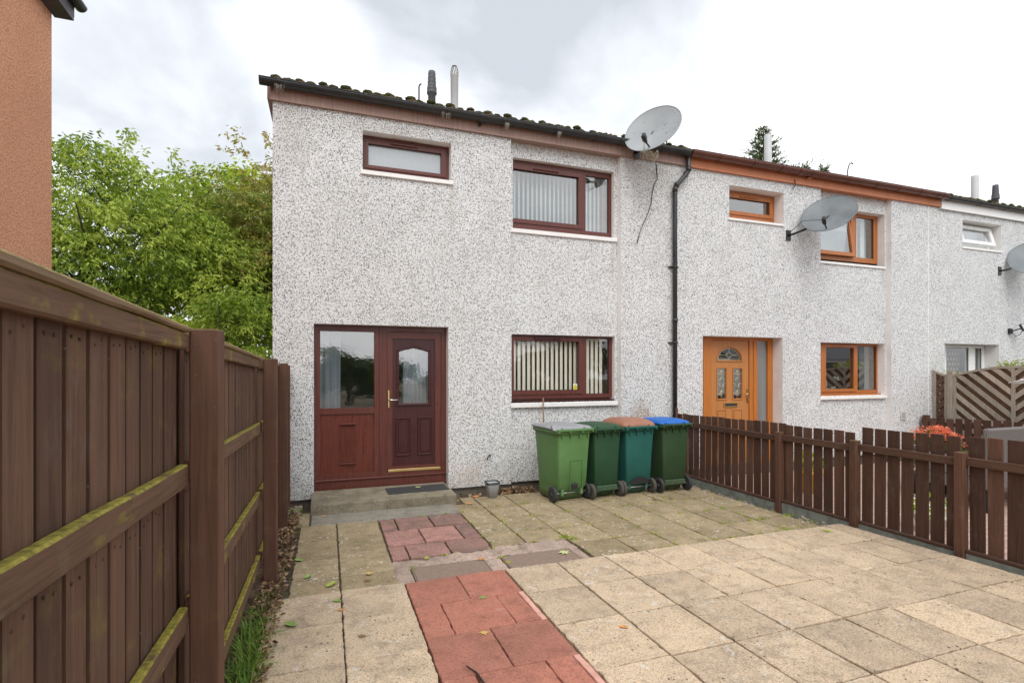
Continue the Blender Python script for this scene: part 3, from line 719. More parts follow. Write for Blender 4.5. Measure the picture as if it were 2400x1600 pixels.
def shell(parent, x0, x1, bay, holes, bay_holes, wallm='pebble'):
    b = MB()
    b.plate((x0, bay[0], .045, 5.12), [h for h in holes if h[0] < bay[0]], 0, .26, 0, 1)
    b.plate((bay[1], x1, .045, 5.12), [h for h in holes if h[0] > bay[1]], 0, .26, 0, 1)
    if bay[0] < bay[1]-.01: b.plate((bay[0]+.001, bay[1]-.001, .045, 5.12), bay_holes, .10, .255, 0, 1)
    # gables and back
    b.box(x0, x0+.2, .262, 8, -.1, 5.12); b.box(x0, x1, 8, 8.2, -.1, 5.12)
    b.box(x1-.1, x1-.001, .262, 8, -.1, 5.12)
    for xx in (x0+.001, x0+.2): b.face([(xx, .26, 5.12), (xx, 8.2, 5.12), (xx, 4.1, 6.75)])
    o = b.build('wall', [wallm, 'reveal'], parent)
    p = MB(); p.box(x0+.02, bay[0]-.01, .035, .25, -.3, .044); p.box(bay[0]-.009, min(bay[1]+.009, x1-.02), .14, .25, -.3, .043)
    if bay[1] < x1-.05: p.box(bay[1]+.01, x1-.001, .035, .25, -.3, .044)
    p.build('plinth', 'plinth', parent)
    q = MB()
    q.box(x0+.21, x1-.11, 1.75, 1.8, .05, 5.1)            # rooms behind the windows
    q.box(x0+.21, x1-.11, .262, 1.75, 2.42, 2.65); q.box(x0+.21, x1-.11, .262, 1.75, .0, .06); q.box(x0+.21, x1-.11, .262, 1.75, 4.98, 5.05)
    q.build('interior', 'interior', parent)
    return o
# ---- house one: end of terrace, mahogany frames
h1 = thing('terraced_house', 'end terrace house in white pebbledash with mahogany door and window frames, nearest the camera', 'house', (0, 0, 0), 0, 'white pebbledash terraced houses')
shell(h1, -.634, 5.45, (2.457, 4.25), [(-.165, 1.55, -.2, 2.245), (.425, 1.59, 4.235, 4.755)], [(2.52, 4.19, 3.70, 4.735), (2.50, 4.20, 1.205, 2.18)])
b = MB(); b.tint = .5
b.box(-.655, 5.50, -.04, -.004, 4.945, 5.135); b.box(-.655, 5.50, -.003, .25, 5.121, 5.134); b.box(2.40, 4.3, -.003, .099, 4.95, 4.97)
b.build('fascia', 'fascia_pink', h1)
b = MB(); b.box(-.70, -.64, .05, 8.3, 4.99, 5.18); b.build('bargeboard', 'fascia_pink', h1)
gutter(h1, -.77, 5.44, -.116, 5.135, .070, 'gutter_black', [-.55, .45, 1.5, 2.3, 3.1, 3.75, 4.9], None, (2.0, 4.2, 5.35))
r1 = roof(h1, -.70, 5.56)
for (x, s_) in ((-.55, .05), (1.5, .06), (2.35, .03), (3.15, .02)):
    b = MB()
    for k in range(16):
        xx = x+RN(-s_, s_); b.tube([(xx, -.165, 5.11+RN(-.02, .02)), (xx+RN(-.02, .02), -.16, 5.07), (xx+RN(-.02, .02), -.12, 5.03-RN(0, .05))], .0018, 4)
    b.build('cobweb', 'web', h1)
flue(r1, (407-.942*188)/(1142.7+.3355*188)*8.9, 1.96, 6.83, .070, 'flue_black', 'ribbed')
flue(r1, (407-.942*135)/(1142.7+.3355*135)*8.9, 1.96, 6.98, .068, 'flue_grey', 'terminal')
hook(r1, 1.20, .3, 5.35, .30, .05); hook(r1, 5.16, .1, 5.30, .36, .08)
# overflow pipe
b = MB(); b.lathe([(.012, -.07), (.022, -.075), (.024, -.03), (.012, -.03)], (1.98, 0, 5.045), 'Y', 12); b.build('overflow_pipe', 'cable_dark', h1)
# downpipe
b = MB(); b.tube([(5.43, -.10, 5.13), (5.43, -.10, 4.86), (5.42, -.095, 4.82), (5.22, -.06, 4.58), (5.20, -.06, 4.54), (5.20, -.06, .02)], .036, 14)
for z in (4.86, 4.79, 4.60, 4.52, 2.45): b.tube([(5.43 if z > 4.8 else (5.395 if z > 4.7 else (5.225 if z > 4.55 else 5.2)), -.10 if z > 4.8 else -.062, z-.03), (5.43 if z > 4.8 else (5.41 if z > 4.7 else (5.235 if z > 4.55 else 5.2)), -.10 if z > 4.8 else -.062, z+.03)], .043, 14)
b.box(5.36, 5.50, -.16, -.04, 5.08, 5.16, ch=.01)
dp = b.build('downpipe', 'gutter_black', h1)
for z in (3.3, 2.1, .9):
    b = MB(); b.tube([(5.20, -.06, z-.012), (5.20, -.06, z+.012)], .045, 12); b.box(5.11, 5.29, -.03, .0, z-.01, z+.01); b.build('pipe_clip', 'gutter_black', dp)
# front door set of house one
y = .15
b = MB()
b.plate((-.162, 1.545, .228, 2.243), [(-.092, .583, .315, 2.165), (.745, 1.480, .292, 2.176)], y-.02, y+.06)
b.box(-.162, 1.545, y-.045, y-.021, .226, .250, ch=.005)             # drip moulding
b.box(-.162, 1.545, y-.028, y+.05, .075, .224)                        # deep sill board
b.box(.650, .668, y-.034, y-.021, .25, 2.235)
b.plate((-.092, .583, 1.088, 1.168), [], y-.012, y+.05)
b.build('door_frame', 'mahogany', h1)
sp = MB(); sp.plate((-.092, .583, .315, 1.088), [], y+.006, y+.05)
for zz_ in (.955, .440):
    sp.box(.140, .348, y-.022, y+.005, zz_-.010, zz_+.010, ch=.004); sp.box(.160, .328, y-.008, y+.005, zz_+(.022 if zz_ < .7 else -.026), zz_+(.030 if zz_ < .7 else -.018), ch=.003)
for xx in (.152, .328): sp.box(xx, xx+.010, y-.010, y+.005, .448, .947)
for xx in [.172+.011*k for k in range(14)]: sp.box(xx, xx+.003, y+.002, y+.0055, .47, .925)
sp = sp.build('side_panel', 'mahogany_panel', h1)
pp = pane(sp, -.09, .581, 1.170, 2.163, y+.02, 'frost_dark')
curtain(h1, -.11, .16, 1.1, 2.2, y+.16, 'net', .018, .085); curtain(h1, .98, 1.36, 1.15, 2.0, y+.17, 'net', .012, .05)
# door leaf: sash frame, recessed panel, arched light
dl = MB()
GL = (.907, 1.303, 1.208, 1.905); 
dl.plate((.749, 1.476, .330, 2.172), [(.818, 1.395, .370, 2.084)], y-.010, y+.05)
dl.plate((.818, 1.395, .370, 2.084), [(GL[0], GL[1], GL[2], 1.97)], y+.006, y+.045, 1)
# fill above the arched head
n = 10; xa = [GL[0]+(GL[1]-GL[0])*k/n for k in range(n+1)]
def arch(x, l, r_, zs, h):
    u = abs((x-(l+r_)/2)/((r_-l)/2)); return zs+h*(1-u)**.8 if u < 1 else zs
for k in range(n):
    za, zb = arch(xa[k], GL[0], GL[1], 1.905, .052), arch(xa[k+1], GL[0], GL[1], 1.905, .052)
    dl.face([(xa[k], y+.006, za), (xa[k+1], y+.006, zb), (xa[k+1], y+.006, 1.97), (xa[k], y+.006, 1.97)], 1)
def mould(b, pts, w, y0, mi):      # raised moulding along a closed line in XZ
    for p, q in zip(pts, pts[1:]+pts[:1]):
        d = Vector((q[0]-p[0], 0, q[1]-p[1])); L = d.length
        if L < 1e-4: continue
        a = math.atan2(d.z, d.x); b.box(-w/2*.6, L+w/2*.6, 0, .018, -w/2, w/2, mi, M_=Matrix.Translation((p[0], y0, p[1])) @ Matrix.Rotation(-a, 4, 'Y'), ch=.005)
ar = [(GL[0]-.018, 1.19), (GL[1]+.018, 1.19), (GL[1]+.018, 1.925), (1.20, 1.952), (1.105, 1.985), (1.01, 1.952), (GL[0]-.018, 1.925)]
mould(dl, ar, .026, y-.012, 1)
dl.box(.872, 1.338, y-.016, y+.004, 1.178, 1.196, 1, ch=.004)
for (a, c) in ((.868, 1.050), (1.165, 1.348)):
    mould(dl, [(a, .512), (c, .512), (c, 1.010), (a, 1.010)], .020, y-.010, 1)
    dl.box(a+.03, c-.03, y-.002, y+.005, .545, .978, 1, ch=.004)
dl.box(.760, 1.470, y-.022, y-.011, .296, .329, 2, ch=.003)
dl = dl.build('front_door', ['mahogany', 'mahogany_dark', 'gold'], h1)
pane(dl, GL[0], GL[1], GL[2], 1.962, y+.02, 'frost_dark')
b = MB(); b.box(.752, .782, y-.030, y-.011, 1.150, 1.390, 0, ch=.008); b.tube([(.767, y-.03, 1.262), (.767, y-.062, 1.262), (.80, y-.068, 1.262), (.885, y-.066, 1.260)], .009, 8, 1)
b.build('handle', ['gold', 'chrome'], dl)
# windows of house one
w = window(h1, (.428, 1.578, 4.262, 4.752), [(.504, 1.478, 4.366, 4.648)], .14, 'mahogany', gmat='frost_bright', raise_=[(.465, 1.54, 4.325, 4.70)])
sill(w, .40, 1.612, 4.183, 4.238, -.028, .135)
b = MB(); b.box(.80, 1.16, .10, .123, 4.672, 4.688, ch=.004); b.build('vent', 'mahogany', w)
curtain(w, .47, 1.52, 4.33, 4.67, .215, 'blind_white', .004, .05)
w = window(h1, (2.502, 4.218, 3.735, 4.73), [(2.545, 3.610, 3.875, 4.600), (3.737, 4.140, 3.798, 4.650)], .18, 'mahogany', raise_=[(2.505, 3.672, 3.815, 4.66)])
sill(w, 2.459, 4.235, 3.645, 3.704, .072, .178)
b = MB(); b.box(2.86, 3.28, .145, .164, 4.625, 4.642, ch=.004); b.build('vent', 'mahogany', w)
blinds(w, 2.52, 3.66, 3.78, 4.64, .33, .072, .052, 35, 'blind_white'); blinds(w, 3.72, 4.06, 3.78, 4.64, .33, .072, .055, 30, 'blind_white')
b = MB(); b.box(4.085, 4.115, .27, .29, 3.80, 4.6); b.build('blind_wand', 'oak_door', w)
w = window(h1, (2.502, 4.238, 1.232, 2.178), [(2.560, 3.615, 1.360, 2.094), (3.750, 4.147, 1.296, 2.146)], .18, 'mahogany', raise_=[(2.505, 3.68, 1.30, 2.15)], gmat='glass_clear')
sill(w, 2.459, 4.232, 1.118, 1.180, .045, .178)
b = MB(); b.box(2.459, 4.20, .10, .179, 1.181, 1.212, ch=.005); b.build('sub_sill', 'mahogany', w)
b = MB(); b.box(2.88, 3.30, .135, .164, 2.118, 2.146, ch=.005); b.build('vent', 'mahogany_dark', w)
blinds(w, 2.56, 3.64, 1.25, 2.12, .262, .0765, .050, 10, 'blind'); blinds(w, 3.70, 4.12, 1.25, 2.12, .262, .0765, .058, 12, 'blind')
b = MB(); b.box(3.535, 3.602, .196, .2, 1.364, 1.452, 1); b.box(3.538, 3.599, .1945, .1955, 1.367, 1.425, 0)
b.mesh([(3.552, .1945, 1.428), (3.585, .1945, 1.428), (3.5685, .1945, 1.449)], [(0, 1, 2)], 0)
for zz_ in (1.415, 1.400, 1.388, 1.376): b.box(3.545, 3.592, .1935, .1944, zz_, zz_+.004, 2)
b.mesh([(3.5625, .1935, 1.431), (3.5745, .1935, 1.431), (3.5685, .1935, 1.444)], [(0, 1, 2)], 2)
b.build('warning_sticker', ['sticker', 'sticker_w', 'gasket'], w)
# ---- house two
h2 = thing('terraced_house', 'middle terrace house in white pebbledash with golden oak door and orange brown fascia', 'house', (0, 0, 0), 0, 'white pebbledash terraced houses')
h2.location = (0, 0, 0)
shell(h2, 5.451, 11.50, (8.39, 10.225), [(5.79, 7.495, -.2, 2.225), (6.33, 7.52, 4.185, 4.755)], [(8.40, 10.19, 3.66, 4.67), (8.43, 10.19, 1.18, 2.17)])
b = MB(); b.box(5.502, 9.73, -.045, -.004, 4.935, 5.12); b.box(9.734, 11.6, -.043, -.004, 4.935, 5.12); b.box(5.502, 11.6, -.003, .25, 5.121, 5.134); b.box(8.33, 10.3, -.003, .099, 4.95, 4.97)
b.build('fascia', 'fascia_orange', h2)
gutter(h2, 5.45, 11.58, -.128, 5.142, .084, 'gutter_brown', [6.0, 6.7, 7.3, 8.0, 8.9, 9.6, 10.2, 10.8, 11.3], None, (7.75, 11.5))
r2 = roof(h2, 5.57, 11.60, .30, 5.14, False)
flue(r2, 1.0325*8.9, 1.96, 6.86, .078, 'flue_grey', 'plain')
hook(r2, 9.45, .3, 5.33, .34, .22)
b = MB(); b.tube([(7.72, -.045, 5.0), (7.72, -.07, 4.9), (7.70, -.02, 4.84)], .008, 6); b.build('aerial_wire', 'cable_dark', h2); b = MB(); b.tube([(7.98, -.03, 5.04), (8.02, -.12, 5.05)], .018, 8); b.build('overflow_pipe', 'fascia_orange', h2)
y = .22
b = MB(); b.plate((5.82, 7.492, -.1, 2.222), [(6.148, 6.965, -.1, 2.176), (7.147, 7.377, .12, 2.174)], y-.01, y+.06)
b.box(5.97, 6.00, y-.02, y-.011, -.1, 2.2); b.box(7.05, 7.068, y-.022, y-.011, -.1, 2.17)
b.build('door_frame', 'oak', h2)
b = MB(); b.box(7.148, 7.376, y+.02, y+.026, .12, 2.173); b.build('side_light', 'frost', h2)
d = MB()
hol = [(6.284, 6.465, 1.170, 1.681), (6.627, 6.808, 1.170, 1.681), (6.290, 6.798, 1.828, 2.040)]
d.plate((6.150, 6.960, -.08, 2.172), hol, y+.008, y+.055)
# arch corners above the fan light
n = 16
for k in range(n):
    a0, a1 = math.pi*k/n, math.pi*(k+1)/n
    p0 = (6.544-.254*math.cos(a0), 1.828+.212*math.sin(a0)); p1 = (6.544-.254*math.cos(a1), 1.828+.212*math.sin(a1))
    d.face([(p0[0], y+.008, p0[1]), (p1[0], y+.008, p1[1]), (p1[0], y+.008, 2.04), (p0[0], y+.008, 2.04)])
mould(d, [(6.27, 1.812)]+[(6.544-.272*math.cos(math.pi*k/12), 1.83+.232*math.sin(math.pi*k/12)) for k in range(13)]+[(6.82, 1.812)], .018, y-.008, 0)
for (a, c) in ((6.284, 6.465), (6.627, 6.808)):
    mould(d, [(a-.012, 1.155), (c+.012, 1.155), (c+.012, 1.697), (a-.012, 1.697)], .016, y-.006, 0)
    mould(d, [(a-.005, .30), (c-.0, .30), (c-.0, .975), (a-.005, .975)], .014, y-.004, 0)
    d.box(a+.015, c-.02, y+.0, y+.007, .33, .945, ch=.003)
d = d.build('front_door', 'oak_door', h2)
for q in hol: pane(d, q[0], q[1], q[2], q[3], y+.02, 'frost_dark')
g = MB()
for (a, c) in ((6.284, 6.465), (6.627, 6.808)):
    xm = (a+c)/2; L = [((a, 1.60), (c, 1.60)), ((a, 1.435), (a+.04, 1.435)), ((c-.04, 1.435), (c, 1.435)), ((a, 1.258), (c, 1.258)), ((xm, 1.681), (xm, 1.54)), ((xm, 1.32), (xm, 1.17))]
    for (cz, h_, w_) in ((1.60, .05, .028), (1.435, .11, .055), (1.258, .05, .028)):
        q = [(xm, cz+h_), (xm+w_, cz), (xm, cz-h_), (xm-w_, cz)]; L += list(zip(q, q[1:]+q[:1]))
    for p, q in L: g.tube([(p[0], y+.017, p[1]), (q[0], y+.017, q[1])], .0035, 4)
L = [((6.544, 1.828), (6.544, 1.87)), ((6.544, 1.97), (6.544, 2.04)), ((6.32, 1.92), (6.48, 1.92)), ((6.61, 1.92), (6.77, 1.92)), ((6.544, 1.975), (6.612, 1.92)), ((6.612, 1.92), (6.544, 1.865)), ((6.544, 1.865), (6.476, 1.92)), ((6.476, 1.92), (6.544, 1.975)), ((6.29, 1.843), (6.798, 1.843))]
q = [(6.544-.235*math.cos(math.pi*k/12), 1.835+.195*math.sin(math.pi*k/12)) for k in range(13)]; L += list(zip(q, q[1:]))
for p, q in L: g.tube([(p[0], y+.017, p[1]), (q[0], y+.017, q[1])], .0038, 4)
g.build('leading', 'lead', d)
b = MB(); b.plate((6.411, 6.716, 1.020, 1.100), [(6.435, 6.692, 1.040, 1.082)], y-.008, y+.007); b.box(6.436, 6.691, y-.002, y+.006, 1.041, 1.081, 1); b.build('letterbox', ['brass', 'gasket'], d)
b = MB(); b.box(6.916, 6.948, y-.006, y+.007, 1.09, 1.335, ch=.005); b.tube([(6.932, y-.006, 1.245), (6.932, y-.05, 1.245), (6.84, y-.055, 1.24)], .010, 8); b.lathe([(.02, -.01), (.02, .0), (.001, .0)], (6.932, y-.006, 1.145), 'Y', 10); b.build('handle', 'brass', d)
w = window(h2, (6.34, 7.51, 4.262, 4.745), [(6.43, 7.400, 4.405, 4.632)], .20, 'oak_window', gmat='glass', raise_=[(6.36, 7.47, 4.345, 4.70)])
sill(w, 6.30, 7.515, 4.165, 4.205, -.025, .195); b = MB(); b.box(6.33, 7.50, .12, .198, 4.206, 4.25); b.build('sub_sill', 'oak_window', w)
b = MB(); b.box(6.72, 7.1, .160, .183, 4.655, 4.671, ch=.004); b.build('vent', 'oak_window', w)
w = window(h2, (8.40, 10.215, 3.74, 4.73), [(8.50, 9.47, 3.86, 4.62), (9.612, 10.082, 3.835, 4.61)], .24, 'oak_window', gmat='glass')
# tilted opening sash
ts = MB(); ts.plate((8.46, 9.50, 0, .84), [(8.53, 9.43, .07, .77)], -.03, .03); ts = ts.build('tilted_sash', 'oak_window', w); ts.location = (0, .25, 3.82)
ts.rotation_euler = (R(0), 0, 0)
pane(ts, 8.53, 9.43, .07, .77, 0, 'glass'); ts.location = (0, .20, 3.82); ts.rotation_euler = (R(-7), 0, 0)
sill(w, 8.392, 10.19, 3.615, 3.66, .075, .236)
curtain(w, 9.60, 9.85, 3.8, 4.6, .40, 'blind_white', .02, .07); curtain(w, 9.95, 10.1, 3.8, 4.6, .42, 'blind_white', .02, .07)
w = window(h2, (8.43, 10.265, 1.205, 2.165), [(8.80, 9.530, 1.305, 2.085), (9.645, 10.155, 1.275, 2.12)], .24, 'oak_window', raise_=[(8.44, 9.60, 1.25, 2.14)], gmat='glass')
sill(w, 8.392, 10.19, 1.118, 1.168, .045, .236); b = MB(); b.box(8.40, 10.18, .17, .239, 1.169, 1.204); b.build('sub_sill', 'oak_window', w)
b = MB(); b.box(8.95, 9.3, .20, .223, 2.10, 2.118, ch=.004); b.build('vent', 'oak_window', w)
curtain(w, 9.90, 10.14, 1.25, 2.15, .38, 'curtain', .02, .09); curtain(w, 8.6, 8.85, 1.25, 2.15, .38, 'curtain', .02, .09)
b = MB(); b.box(8.35, 10.25, .33, .62, 1.17, 1.21); b.build('window_board', 'white_upvc', w)
b = MB(); b.plate((10.47, 10.62, .70, .86), [(10.49, 10.60, .72, .84)], -.02, -.002)
for k in range(8): b.box(10.492, 10.598, -.016, -.006, .724+.0145*k, .731+.0145*k)
b.build('wall_vent', 'vent', h2)
b = MB(); b.box(11.28, 11.295, -.006, 0, .05, 4.93); b.build('movement_joint', 'reveal', h2)
# ---- house three
h3 = thing('terraced_house', 'far terrace house with white window frames and white fascia at the right edge', 'house', (0, 0, 0), 0, 'white pebbledash terraced houses')
shell(h3, 11.501, 17.6, (17.59, 17.595), [(11.78, 13.535, -.2, 2.2), (12.34, 13.62, 4.19, 4.76)], [])
b = MB(); b.box(11.605, 13.70, -.05, -.004, 4.90, 5.10); b.box(13.704, 17.6, -.048, -.004, 4.90, 5.10); b.box(11.605, 17.6, -.003, .25, 5.121, 5.134); b.build('fascia', 'fascia_white', h3)
gutter(h3, 11.585, 17.6, -.11, 5.12, .055, 'gutter_black', [11.75, 12.7, 13.6, 14.5, 15.4], None, ())
r3 = roof(h3, 11.61, 17.6, .27, 5.14, True)
flue(r3, 1.835*8.9, 1.96, 6.86, .085, 'flue_grey', 'plain'); flue(r3, (407+.942*1133)/(1142.7-.3355*1133)*8.9, 1.96, 6.73, .075, 'flue_black', 'ribbed')
w = window(h3, (12.36, 13.60, 4.27, 4.75), [(12.46, 13.46, 4.38, 4.66)], .20, 'white_upvc')
ts = MB(); ts.plate((12.4, 13.52, -.40, 0), [(12.5, 13.42, -.33, -.07)], -.03, .03); ts = ts.build('open_sash', 'white_upvc', w); ts.location = (0, .165, 4.70); ts.rotation_euler = (R(-14), 0, 0)
pane(ts, 12.5, 13.42, -.33, -.07, 0, 'glass')
sill(w, 12.32, 13.64, 4.165, 4.21, -.02, .195)
w = window(h3, (11.80, 13.53, .15, 2.195), [(12.255, 12.985, .9, 2.135), (13.20, 13.42, .3, 2.13)], .25, 'white_upvc', gmat='glass_clear')
b = MB(); b.box(12.1, 13.1, .45, .46, .9, 2.2, 0)
for i in range(9):
    for j in range(10):
        cx, cz = 12.15+i*.1+(j % 2)*.05, 1.0+j*.11; b.face([(cx-.035, .448, cz), (cx+.035, .448, cz), (cx, .448, cz+.065)], 1+((i*7+j*3) % 5 == 0))
b.build('patterned_blind', ['tri', 'interior', 'fl_orange'], w)
b = MB(); 
for k in range(40): b.box(13.18, 13.44, .36, .38, .9+.03*k, .912+.03*k)
b.build('slatted_blind', 'blind_white', w)

# ------------------------------------------------------------------ things fixed to the houses
def dish_obj(C, az, el, Rr, label, wallpt, mesh_look=False, cable=True):
    n = Vector((math.cos(R(el))*math.sin(R(az)), -math.cos(R(el))*math.cos(R(az)), math.sin(R(el))))
    u = Vector((-n.y, n.x, 0)).normalized(); v = n.cross(u)
    if v.z < 0: v = -v
    C = Vector(C); t = thing('satellite_dish', label, 'satellite dish', tuple(C), 0, 'satellite dishes on the terrace')
    b = MB(); K, Nn = 10, 48; vs = []
    for j in range(K+1):
        rr = j/K
        for i in range(Nn):
            a = math.tau*i/Nn; p = u*(Rr*rr*math.cos(a))+v*(Rr*1.08*rr*math.sin(a))-n*(.085*(1-rr*rr)); vs.append(p)
    fs = [(j*Nn+i, j*Nn+(i+1) % Nn, (j+1)*Nn+(i+1) % Nn, (j+1)*Nn+i) for j in range(1, K) for i in range(Nn)]+[tuple(range(Nn, 2*Nn))]
    b.mesh(vs, fs, 0, None, True); m_ = len(vs)
    b.mesh([p-n*.006 for p in vs], fs, 0, None, True)
    b.tube([u*(Rr*math.cos(a))+v*(Rr*1.08*math.sin(a)) for a in [math.tau*i/Nn for i in range(Nn+1)]], .006, 6, cap=False)
    if not mesh_look:
        for k in range(26):
            a, q = RN(-.6, 1.2), RN(.3, .9); p = u*(-Rr*q*math.cos(a))*(-1 if random.random() < .8 else 1)+v*(Rr*q*math.sin(a))-n*(.085*(1-q*q)-.003)
            b.lathe([(RN(.003, .008), 0), (.001, .001)], p, 'Y', 6, 1)
    b.build('reflector', ['dish_mesh' if mesh_look else 'dish', 'cable_dark'], t)
    f_ = n*.2-v*(Rr*1.0); base = -v*(Rr*.86)-n*.02
    b = MB()
    b.tube([base, base+(f_-base)*.5-v*.02, f_], .013, 8); b.build('arm', 'dish_black', t)
    b = MB(); A = Matrix.Translation(f_) @ (n*-1).to_track_quat('Z', 'Y').to_matrix().to_4x4()
    b.box(-.028, .028, -.042, .042, -.05, .06, M_=A, ch=.012); b.tube([f_-n*.05, f_-n*.085], .026, 12); b.build('receiver', 'dish_black', t)
    b = MB(); W = Vector(wallpt)-C
    b.tube([-n*.085, -n*.15, Vector((W.x, -n.y*-.2, -n.z*.15)) if False else (-n*.15+W)*.5, Vector((W.x, W.y-.10, W.z)), W], .02, 8)
    b.box(-.05, .05, -.015, .0, -.09, .09, M_=Matrix.Translation(W)); b.lathe([(.05, 0), (.05, .02), (.001, .02)], -n*.11, 'Y', 10)
    b.build('bracket', 'dish_black', t)
    return t, C+f_, C+base
d1, lnb1, b1 = dish_obj((4.51, -.45, 5.223), -53, 28, .417, 'grey satellite dish with rust specks above the black gutter', (4.50, -.042, 5.02))
d2, lnb2, b2 = dish_obj((8.03, -.45, 4.328), -60, 38, .418, 'plain grey satellite dish in front of the tilted open upstairs window', (7.62, -.002, 4.02), True)
d3, lnb3, b3 = dish_obj((13.95, -.4, 4.02), -60, 33, .418, 'satellite dish cut off by the right edge of the picture', (13.55, -.002, 3.78), True)
# tangled cable under dish one
b = MB(); W0 = Vector((4.62, -.12, 4.93)); pts = []
for k in range(60):
    a = k*.55; pts.append((4.56+.10*math.cos(a)*(1+.5*math.sin(k*.21))+.05*math.sin(k*.9), -.30+.08*math.sin(a*1.3), 4.90+.04*math.sin(a*.7)+.03*math.sin(k*1.7)))
b.tube(pts, .006, 5); b.tube([tuple(lnb1), tuple(lnb1+Vector((.01, .03, -.2))), (4.45, -.3, 4.84)], .004, 5); b.tube([tuple(lnb1+Vector((.02, 0, 0))), tuple(lnb1+Vector((.04, .05, -.17))), (4.52, -.3, 4.83)], .004, 5)
b.tube([(4.52, -.3, 4.83), (4.72, -.2, 4.86), (4.82, -.15, 5.0), (4.84, -.12, 5.1)], .006, 5); b.tube([(4.55, -.27, 4.90), (4.66, -.22, 4.88), (4.80, -.12, 4.86)], .008, 5)
b.build('coiled_slack', 'cable_white', d1)
b = MB(); b.tube([(4.80, -.12, 4.86), (4.87, -.04, 4.80), (4.89, -.03, 4.66), (4.83, -.03, 4.57), (4.79, -.03, 4.40), (4.775, -.03, 4.26), (4.72, -.03, 4.11), (4.635, -.03, 3.95), (4.57, -.03, 3.80), (4.51, -.05, 3.63)], [.008, .012, .007, .010, .007, .008, .006, .006, .006, .010], 6)
b.build('loose_cable', 'cable_dark', d1)
b = MB(); b.tube([tuple(lnb2), (7.62, -.3, 4.2), (7.60, -.04, 4.05), (7.62, -.01, 4.0)], .005, 5); b.build('cable', 'cable_dark', d2)
# children that were given in world coordinates
for t_ in (d1, d2):
    for ch in t_.children:
        if ch.name.split('.')[0] in ('coiled_slack', 'loose_cable', 'cable'): ch.matrix_parent_inverse = Matrix.Translation(t_.location).inverted()
# tap
t = thing('garden_tap', 'small brass garden tap on the wall above the grey pot', 'tap', (2.13, -.002, .47))
b = MB(); b.tube([(0, 0, 0), (0, -.06, 0), (-.02, -.09, 0), (-.05, -.10, -.01), (-.055, -.10, -.05)], .010, 8); b.build('spout', 'cable_dark', t)
b = MB(); b.tube([(0, -.06, 0), (0, -.06, .035)], .006, 6); b.box(-.045, .035, -.066, -.054, .033, .045, ch=.004); b.build('tap_handle', 'steel', t)
# floodlight
t = thing('floodlight', 'small black floodlight on the far white wall', 'floodlight', (13.88, 0, 2.50))
b = MB(); b.box(-.05, .05, -.05, 0, -.06, .06, ch=.01); b.tube([(0, -.05, 0), (.02, -.12, .02), (.06, -.2, .05)], .012, 6); b.tube([(0, -.05, -.03), (.04, -.1, -.12), (.1, -.14, -.08), (.08, -.2, .02)], .006, 5); b.build('mount', 'dish_black', t)
A = Matrix.Translation((.12, -.24, .08)) @ Matrix.Rotation(R(-25), 4, 'X') @ Matrix.Rotation(R(-25), 4, 'Z')
b = MB(); b.box(-.11, .11, -.02, .025, -.08, .08, M_=A, ch=.008); b.build('lamp_head', 'dish_black', t)
b = MB(); b.box(-.09, .09, -.024, -.021, -.062, .062, M_=A); b.build('lamp_lens', 'lamp_glass', t)
# items inside window of house two
t = thing('wicker_basket', 'white wicker basket with looped handle standing inside the oak window', 'basket', (8.98, .45, 1.212))
b = MB(); b.lathe([(.07, 0), (.115, .10), (.125, .10), (.10, 0), (.001, .003)], (0, 0, 0), n=18); b.build('basket_bowl', 'wicker', t)
b = MB(); b.tube([(.115*math.cos(a), 0, .09+.27*math.sin(a)) for a in [math.pi*k/14 for k in range(15)]], .008, 6); b.build('handle', 'wicker', t)
t = thing('flower_arrangement', 'cream artificial flowers beside the white basket behind the oak window', 'flowers', (9.27, .42, 1.212))
b = MB(); b.lathe([(.04, 0), (.05, .08), (.045, .08)], (0, 0, 0), n=12); b.build('vase', 'wicker', t)
b = MB(); b.tube([(0, 0, .05), (.01, 0, .2), (.03, 0, .26)], .004, 5); b.build('stem', 'fl_green', t)
b = MB()
for (x, z, r_) in ((.03, .30, .045), (.07, .27, .035), (-.02, .11, .035), (-.06, .10, .03)):
    for k in range(14):
        d_ = Vector((random.gauss(0, 1), random.gauss(0, 1), random.gauss(0, 1))).normalized(); o_ = d_.orthogonal().normalized()*r_*.6; c_ = Vector((x, 0, z))+d_*r_*.6
        b.face([c_-o_, c_+d_*r_*.5, c_+o_, c_-d_*r_*.4])
b.build('blossom', 'petal_white', t)

# ------------------------------------------------------------------ left fence
fz = lambda d: 1.817-.0265*(d-2.186)      # top of the fence above datum, d = distance in front of the camera position
def Z(y): return fz(y+6.94)
fl = thing('wooden_fence', 'tall dark brown board fence with mossy rails along the left side', 'fence', (-.48, -4.7, 0))
inv = Matrix.Translation(fl.location).inverted()
def under(o, root): o.matrix_parent_inverse = Matrix.Translation(root.location).inverted(); return o
def sheared(b, x0, x1, ya, yb, dz0, dz1, tint, ch=0, wob=0):
    n = max(1, int((yb-ya)/.25)); secs = []
    for k in range(n+1):
        y = ya+(yb-ya)*k/n; w_ = wob*noise.noise(Vector((y*3, x0, dz0))); w2 = wob*noise.noise(Vector((y*4, dz0, 7)))
        z0, z1 = Z(y)+dz0+w_, Z(y)+dz1+w2; c_ = .006
        secs.append([(x0+c_, y, z0), (x1-c_, y, z0), (x1, y, z0+c_), (x1, y, z1-c_), (x1-c_, y, z1), (x0+c_, y, z1), (x0, y, z1-c_), (x0, y, z0+c_)])
    b.tint = tint; b.loft(secs, 0, (True, True), False)
